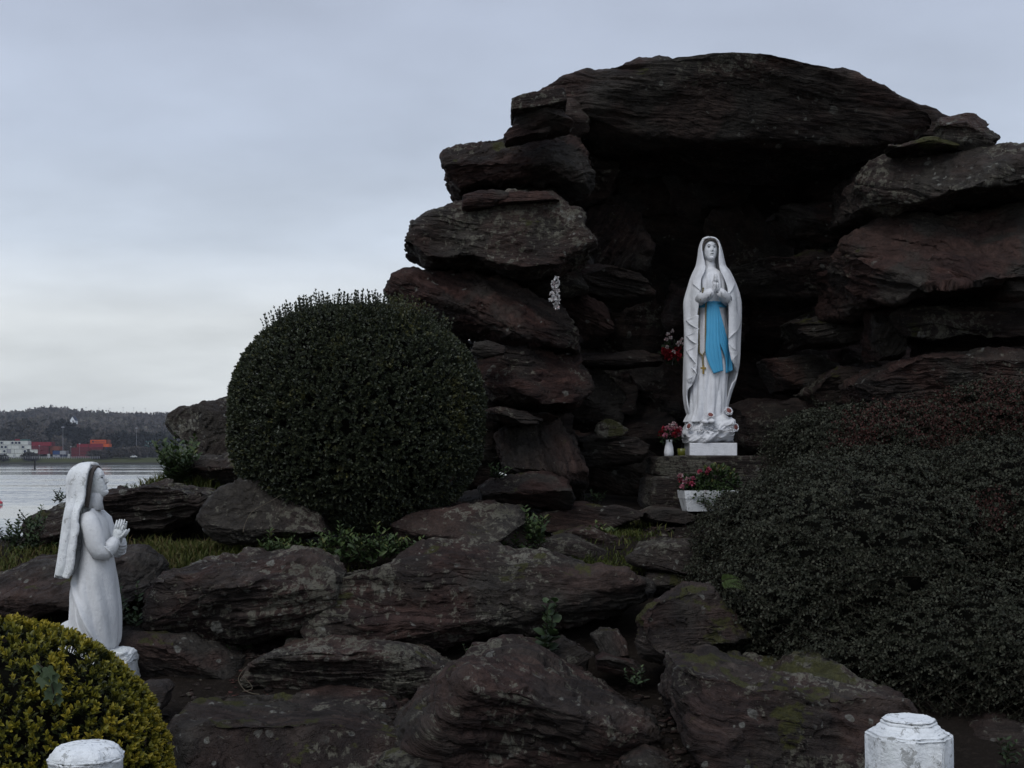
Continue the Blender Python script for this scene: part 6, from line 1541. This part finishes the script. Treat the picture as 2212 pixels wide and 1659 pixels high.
car(122, 'pale parked car behind the quay fence', 'grey'); car(170, 'dark red parked van-like car before the tall red stack', 'maroon'); car(289, 'white parked car among the scrub right of the yard', 'white')
# quay fence
fn = empty('fence', (fxm(90, 858), 858, zat(991, 858)), 'long pale post fence along the edge of the far quay', 'fence')
x0, x1 = fxm(-60, 858) - fxm(90, 858), fxm(215, 858) - fxm(90, 858)
for k in range(56):
    x = x0 + (x1 - x0) * k / 55; mb_ = None
    if k == 0:
        mb = MB(); mb.box((0, 0, .75), (.09, .09, .85)); first = mb.build('post', CM['grey'], fn); first.location.x = x
    else:
        c = first.copy(); COL.objects.link(c); c.parent = fn; c.location.x = x
mb = MB(); mb.box(((x0 + x1) / 2, 0, 1.3), ((x1 - x0) / 2, .04, .06)); mb.build('rail', CM['grey'], fn)
mb = MB(); mb.box(((x0 + x1) / 2, .03, .7), ((x1 - x0) / 2, .04, .05)); mb.build('rail', CM['grey'], fn)
# mooring poles and buoy in the water
M['wetpole'] = plain_material('wet_timber', (.012, .012, .012), .7, .3, 1, .2)
def wpole(vt, vb, d, r, lab, name='mooring_pole'):
    a = at(*vt, d); b = at(*vb, d); b.z = min(b.z, WATER_Z - .6); o = empty(name, b, lab, 'pole'); mb = MB(); mb.tube([Vector((0, 0, 0)), (a - b) * .6, a - b], [r * 1.1, r, r * .9], 8); mb.build('timber', M['wetpole'], o)
    mb = MB(); mb.lathe([(r * 1.15, -.2), (r * 1.15, .15), (r * .6, .3)], 8, tuple(a - b)); mb.build('cap', M['wetpole'], o)
wpole((75.5, 996.5), (75, 1014), 630, .40, 'upright black mooring pole standing in the water'); wpole((183 * .985, 996.5), (173, 1010), 670, .42, 'leaning black mooring pole in the water right of the upright one')
bo = empty('buoy', at(0, 1091, 205), 'red mooring buoy floating on the near water', 'buoy'); bo.location.z = WATER_Z
bm_ = plain_material('buoy_red', (.42, .03, .05), .4, .2, 2)
mb = MB(); mb.ball((0, 0, .25), (.42, .42, .40), 16, 10); mb.build('float', bm_, bo, True); mb = MB(); mb.tube([(0, 0, .6), (0, 0, .95)], .05, 8); mb.build('mast', bm_, bo); mb = MB(); mb.lathe([(.43, .05), (.44, .12), (.43, .2)], 16, cap=False); mb.build('band', CM['white'], bo)
# low tide spit with stakes
sp = link('mud_bank', npmesh('mud_bank', *(lambda p: (p[0], p[1]))(surf(60, 10, lambda U, V: (fxm(-250 + 560 * U, 770), 715 + 75 * V + 12 * np.sin(U * 9), WATER_Z - .3 + .75 * np.sin(V * PI) * np.sin(np.clip(U * 1.15, 0, 1) * PI) ** .5))), True), M['wetpole']); sp['kind'] = 'structure'
# ------------------------------------------------------------------ damp air over the estuary
hz = MB(); hz.box((0, 1800, 58), (3900, 2000, 68))
haze_m = bpy.data.materials.new('damp_air'); haze_m.use_nodes = True
_nt = haze_m.node_tree; _nt.nodes.clear()
_o = _nt.nodes.new('ShaderNodeOutputMaterial'); _v = _nt.nodes.new('ShaderNodeVolumePrincipled')
_v.inputs['Color'].default_value = (.80, .86, 1.0, 1); _v.inputs['Density'].default_value = .00009; _v.inputs['Anisotropy'].default_value = .0
_nt.links.new(_v.outputs[0], _o.inputs['Volume'])
prop(hz.build('haze', haze_m), kind='stuff')
